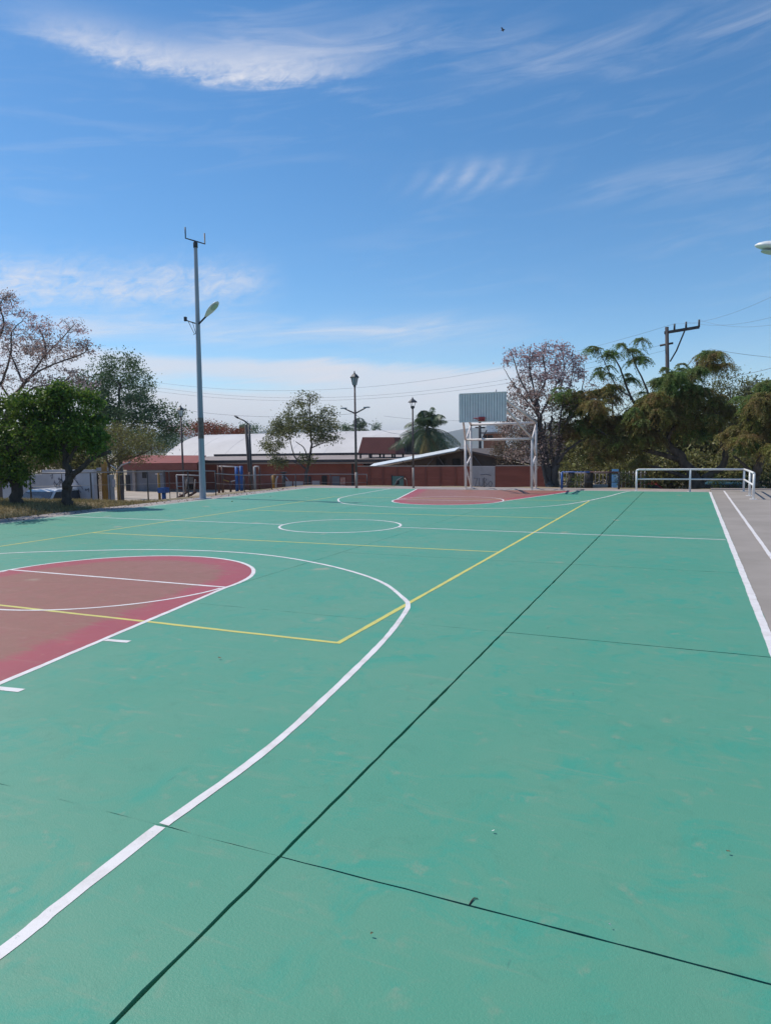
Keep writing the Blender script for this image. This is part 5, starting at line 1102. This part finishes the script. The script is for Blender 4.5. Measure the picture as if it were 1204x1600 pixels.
# ---- dry scrub behind the goal
def scrub(name, label, Y, blobs, base, key='leaf_dry', per=44, L=.13, W=.05):
    b = PX(base[0], base[1], Y); b.z = T(b.x, Y) - .1; t = Tree(name, label, 'bush', b, 'bark_brown')
    for (x, y, w, h, n) in blobs: t.limb([b, b.lerp(PX(x, y, Y), .5) + Vector((0, 0, .2)), PX(x, y, Y)], .07, .02, 5, .1, 6)
    for (x, y, w, h, n) in blobs: t.clump(PX(x, y, Y, random.uniform(-.5, .5)), rr(Y, w, h, None, (820, 690)), n, per, L, W, key, .22, .1, sub=6, br=.02)
    t.done()
scrub('dry_scrub', 'dry brown scrub behind the brick wall, seen through the goal', 41.0, ((800, 700, 30, 20, 30), (830, 695, 26, 26, 30), (855, 705, 20, 20, 20), (785, 712, 20, 12, 14), (815, 672, 30, 16, 22), (785, 680, 18, 14, 10)), (820, 745))
# ---- feathery trees on the right
Y = 32.0; b = PX(1092, 772, Y); b.z = T(b.x, Y) - .1
t = Tree('feathery_tree', 'big drooping feathery tree leaning over the white railing', 'tree', b, 'bark_brown')
L1 = t.limb([b, PX(1085, 745, Y), PX(1062, 715, Y), PX(1040, 690, Y), PX(1010, 660, Y)], .30, .10, 6, .05, 9); L2 = t.limb([PX(1088, 755, Y), PX(1130, 725, Y), PX(1129, 690, Y), PX(1122, 655, Y), PX(1108, 620, Y)], .17, .06, 6, .05, 8)
t.limb([PX(1129, 690, Y), PX(1138, 672, Y), PX(1150, 655, Y)], .09, .03, 5); t.limb([PX(1040, 690, Y), PX(1062, 645, Y), PX(1075, 605, Y), PX(1090, 565, Y)], .11, .03, 6); t.limb([PX(1066, 720, Y), PX(1015, 705, Y), PX(965, 690, Y), PX(925, 665, Y)], .13, .04, 6); t.limb([PX(1010, 660, Y), PX(985, 620, Y), PX(968, 575, Y), PX(955, 552, Y)], .08, .016, 6); t.limb([PX(1020, 665, Y), PX(1010, 610, Y), PX(992, 570, Y), PX(985, 545, Y)], .06, .014, 6); t.limb([PX(1075, 605, Y), PX(1100, 575, Y), PX(1115, 550, Y)], .04, .015, 5); t.limb([PX(985, 620, Y), PX(960, 600, Y), PX(935, 545, Y)], .035, .012, 5); t.limb([PX(1085, 750, Y), PX(1040, 735, Y), PX(1000, 725, Y)], .12, .04, 5)
for (x, y, w, h, n, key) in ((895, 620, 26, 22, 20, 'leaf_feather_green'), (925, 635, 40, 26, 34, 'leaf_feather'), (905, 660, 28, 26, 22, 'leaf_feather'), (1000, 640, 46, 26, 34, 'leaf_feather'), (1065, 590, 36, 26, 30, 'leaf_feather_green'), (1025, 610, 30, 24, 22, 'leaf_feather_green'), (1090, 560, 30, 12, 16, 'leaf_feather'), (1085, 620, 34, 30, 30, 'leaf_feather'), (960, 670, 40, 26, 32, 'leaf_feather'), (1040, 665, 44, 26, 34, 'leaf_feather'), (930, 700, 40, 22, 26, 'leaf_feather'), (990, 705, 40, 20, 24, 'leaf_feather'), (1095, 665, 34, 24, 22, 'leaf_feather'), (1046, 596, 18, 16, 16, 'leaf_feather_green'), (1048, 630, 26, 20, 20, 'leaf_feather'), (940, 615, 34, 18, 22, 'leaf_feather'), (985, 665, 40, 24, 26, 'leaf_feather'), (1130, 640, 24, 26, 18, 'leaf_feather')):
    k = rr(Y, w, h, None, (1000, 640))
    for _ in range(4):
        f = random.uniform(.38, .7); t.weep(PX(x + random.gauss(0, .55) * w, y + random.gauss(0, .5) * h, Y, random.uniform(-1.1, 1.1)), (k[0] * f, k[1] * f, k[2] * f), max(3, int(n * random.uniform(.3, .55))), 11, random.uniform(.42, .75), .078, .027, key if random.random() < .75 else random.choice(('leaf_feather', 'leaf_feather_green')), lo=-.9)
for (x, y, w, h, n) in ((950, 556, 12, 8, 5), (928, 546, 14, 5, 4), (945, 580, 16, 10, 5), (985, 548, 12, 6, 4), (1000, 560, 14, 8, 6), (975, 590, 14, 10, 4), (1110, 552, 14, 6, 5), (998, 530, 6, 4, 2), (968, 540, 6, 4, 2)):
    k = rr(Y, w, h, None, (1000, 640)); t.weep(PX(x, y, Y), k, n, 8, .55, .08, .028, 'leaf_feather_green')
t.done()
Y = 30.6; b = PX(1176, 772, Y); b.z = T(b.x, Y) - .1
t = Tree('feathery_tree', 'second feathery tree at the right edge behind the railing end', 'tree', b, 'bark_brown')
t.limb([b, PX(1178, 745, Y), PX(1190, 715, Y), PX(1205, 690, Y)], .24, .10); t.limb([PX(1178, 745, Y), PX(1160, 725, Y), PX(1145, 712, Y)], .09, .03); t.limb([PX(1190, 715, Y), PX(1180, 680, Y), PX(1165, 650, Y)], .08, .03); t.limb([PX(1200, 700, Y), PX(1235, 660, Y), PX(1260, 640, Y)], .08, .03)
for (x, y, w, h, n, key) in ((1175, 640, 34, 26, 26, 'leaf_feather'), (1200, 620, 36, 22, 26, 'leaf_feather_green'), (1190, 670, 36, 22, 26, 'leaf_feather'), (1160, 690, 26, 20, 16, 'leaf_feather'), (1245, 640, 40, 40, 30, 'leaf_feather'), (1205, 700, 30, 16, 14, 'leaf_feather')):
    k = rr(Y, w, h, None, (1150, 650))
    for _ in range(4):
        f = random.uniform(.38, .7); t.weep(PX(x + random.gauss(0, .55) * w, y + random.gauss(0, .5) * h, Y, random.uniform(-1.1, 1.1)), (k[0] * f, k[1] * f, k[2] * f), max(3, int(n * random.uniform(.3, .55))), 11, random.uniform(.42, .75), .078, .027, key if random.random() < .75 else random.choice(('leaf_feather', 'leaf_feather_green')), lo=-.9)
t.done()
bush('roadside_tree', 'pale grey green tree behind the feathery trees at far right', 'tree', 40.0, (1150, 770), ((1140, 610, 34, 22, 30), (1175, 615, 30, 20, 26), (1160, 650, 44, 24, 30), (1110, 640, 26, 24, 18), (1220, 625, 40, 30, 24)), 'leaf_sparse', 'bark_grey', per=60, sub=4)
bush('roadside_tree', 'bare twiggy pinkish tree between the blossom tree and the feathery tree', 'tree', 39.0, (965, 770), ((955, 615, 34, 24, 26), (985, 620, 26, 20, 18), (930, 600, 22, 20, 14)), 'blossom_dry', 'bark_grey', per=9, L=.10, pr=.2, sub=5)
bush('roadside_tree', 'dim olive tree deep behind the big feathery tree', 'tree', 44.0, (1010, 770), ((1010, 680, 60, 34, 46), (930, 700, 50, 30, 36), (1080, 690, 50, 40, 40), (1150, 710, 50, 34, 36), (890, 715, 24, 24, 18), (1210, 700, 50, 40, 30), (1050, 735, 60, 18, 26), (1130, 745, 50, 18, 22), (960, 735, 40, 14, 14)), 'leaf_olive', per=110, L=.24, W=.12, pr=.42)
bush('roadside_tree', 'dark hedge like tree low behind the railing', 'tree', 37.5, (1060, 775), ((1040, 730, 40, 22, 34), (1100, 735, 40, 24, 34), (980, 738, 36, 16, 22), (1160, 735, 36, 24, 28), (1215, 735, 30, 26, 18), (905, 738, 30, 14, 14)), 'leaf_olive', per=100, L=.18, W=.09, pr=.34)
bush('roadside_tree', 'far olive tree line behind the blossom tree and scrub', 'tree', 62.0, (860, 740), ((900, 700, 60, 22, 40), (980, 695, 60, 26, 40), (1070, 690, 60, 30, 40), (1160, 690, 60, 32, 40), (1230, 690, 40, 34, 24), (850, 712, 30, 10, 12)), 'leaf_olive', per=110, L=.32, W=.17, pr=.6, sub=1)
scrub('low_shrub', 'low dry shrub right of the railing corner', 31.5, ((1190, 755, 20, 10, 12), (1160, 758, 14, 7, 7)), (1180, 775), 'leaf_weed', 40, .09, .04)
for i, (px, py, n, lab) in enumerate(((972, 745, 10, 'leafy weed between the blue sign panel and the railing'), (985, 752, 7, 'small leafy weed at the left railing post'), (1120, 755, 9, 'leafy weed behind the right half of the railing'), (1010, 752, 6, 'leafy weed behind the left half of the railing'), (900, 752, 6, 'low weed behind the low blue frame'))):
    Yw = 30.2; b = PX(px, 768, Yw); b.z = T(b.x, Yw) - .05; t = Tree('weed_plant', lab, 'plant', b, 'bark_brown'); t.limb([b, PX(px, py, Yw)], .02, .01, 3, .1, 5); t.clump(PX(px, py, Yw), rr(Yw, 9, 9, None, (px, 740)), n, 26, .11, .035, 'leaf_weed', .12, .2, sub=2, br=.01, droop=-.3); t.done()

# ================================================================== SMALL THINGS
def court_litter():
    def scrap(label, x, y, s_, m, nm, cat):
        mb = MB(); P = [(x + s_ * math.cos(a) * random.uniform(.5, 1), y + s_ * .5 * math.sin(a) * random.uniform(.5, 1), .008 + random.uniform(0, .012)) for a in np.linspace(0, 6.283, 7)[:-1]]; mb.add(P + [(x, y, .014)], [(i, (i + 1) % 6, 6) for i in range(6)]); tag(mb.build(nm, m, fix=False), label, cat)
    mb = MB(); mb.tube([(-.715, 2.353, .002), (-.713, 2.375, .004), (-.709, 2.392, .005), (-.695, 2.397, .004)], [.003, .003, .0025, .0015], 5); tag(mb.build('twig', M['bark_dark']), 'small curled dark twig standing at the near joint of the court', 'twig')
    scrap('dark fallen leaf on the green court left of the curled twig', -.98, 2.06, .010, M['leaf_litter'], 'fallen_leaf', 'leaf')
    scrap('white paper scrap on the green court above the curled twig', -.76, 2.86, .011, M['paper'], 'paper_scrap', 'scrap'); scrap('tiny white paper scrap on the court right of the curled twig', -.22, 2.42, .009, M['paper'], 'paper_scrap', 'scrap')
    scrap('dark fallen leaf near the right side of the court', .18, 3.07, .012, M['leaf_litter'], 'fallen_leaf', 'leaf')
    q = gz(685, 1160 - 0); 
    q = gz(343, 1030); scrap('dark crumpled leaf on the court below the yellow corner line', q.x, q.y, .022, M['leaf_litter'], 'fallen_leaf', 'leaf')
court_litter()
def drift():
    n = 420; X = -16.6 + rng.normal(0, .35, n); Yl = rng.uniform(8, 27, n); X2 = rng.uniform(-15.4, -11, 10); Y2 = rng.uniform(9, 26, 10)
    C = np.column_stack((np.concatenate((X, X2)), np.concatenate((Yl, Y2)), np.zeros(n + 10))); C[:, 2] = np.where(C[:, 0] > CX0, .006, np.where(C[:, 0] > -17, -.04, .03))
    D = rng.normal(0, 1, (n + 10, 3)); D[:, 2] = np.abs(D[:, 2]) * .15
    V = leaves_np(C, D, .06, .03); tag(numpy_mesh('leaf_litter', V, np.arange(len(V)).reshape(-1, 4), M['leaf_litter']), 'dry fallen leaves drifted along the left edge of the court', 'leaves', kind='stuff')
drift()
def bird():
    c = at(785, 47, 60.0); mb = MB(); g = thing('bird', 'tiny dark bird high in the sky', 'bird', c)
    mb.tube([(-.16, 0, 0), (-.06, 0, .0), (.08, 0, .01), (.17, 0, .02)], [.01, .045, .05, .015], 6); mb.build('body', M['dark_metal'], g)
    for s_ in (-1, 1): w = MB(); w.add([(-.05, 0, .02), (.08, 0, .02), (.02, s_ * .22, .09), (-.05, s_ * .36, .05), (-.09, s_ * .2, .07)], [(0, 1, 2, 3, 4)]); w.build('wing', M['dark_metal'], g, fix=False)
bird()

# ------------------------------------------------------------------ the air
def haze():
    m = bpy.data.materials.new('haze_air'); m.use_nodes = True; nt = m.node_tree; nt.nodes.clear(); o = nt.nodes.new('ShaderNodeOutputMaterial'); v = nt.nodes.new('ShaderNodeVolumePrincipled')
    v.inputs['Color'].default_value = (.80, .87, .97, 1); v.inputs['Density'].default_value = .0003; v.inputs['Anisotropy'].default_value = 0.0
    nt.links.new(v.outputs[0], o.inputs['Volume'])
    mb = MB(); mb.box2((-2900, -1200, -8), (2900, 2900, 90)); ob = mb.build('haze', m); tag(ob, kind='stuff')
haze()

# ------------------------------------------------------------------ groups of alike things
GROUPS = {'street_lamp': 'street lamps round the court', 'utility_pole': 'utility poles behind the court', 'power_cable': 'cables strung across the sky', 'roadside_tree': 'trees growing behind the court',
          'shade_tree': 'dense trees on the left verge', 'blossom_tree': 'pink blossom trees', 'feathery_tree': 'feathery trees on the right', 'palm_tree': 'palms by the hall', 'parked_car': 'parked cars',
          'weed_plant': 'weeds along the far edge', 'bollard_post': 'dark posts behind the low blue frame', 'stone_block': 'pale stones', 'seesaw': 'seesaws in the playground', 'fallen_leaf': 'leaves lying on the court', 'paper_scrap': 'paper scraps lying on the court'}
for o in scene.objects:
    if o.parent is None and 'category' in o and 'group' not in o:
        k = o.name.split('.')[0]
        if k in GROUPS: o['group'] = GROUPS[k]
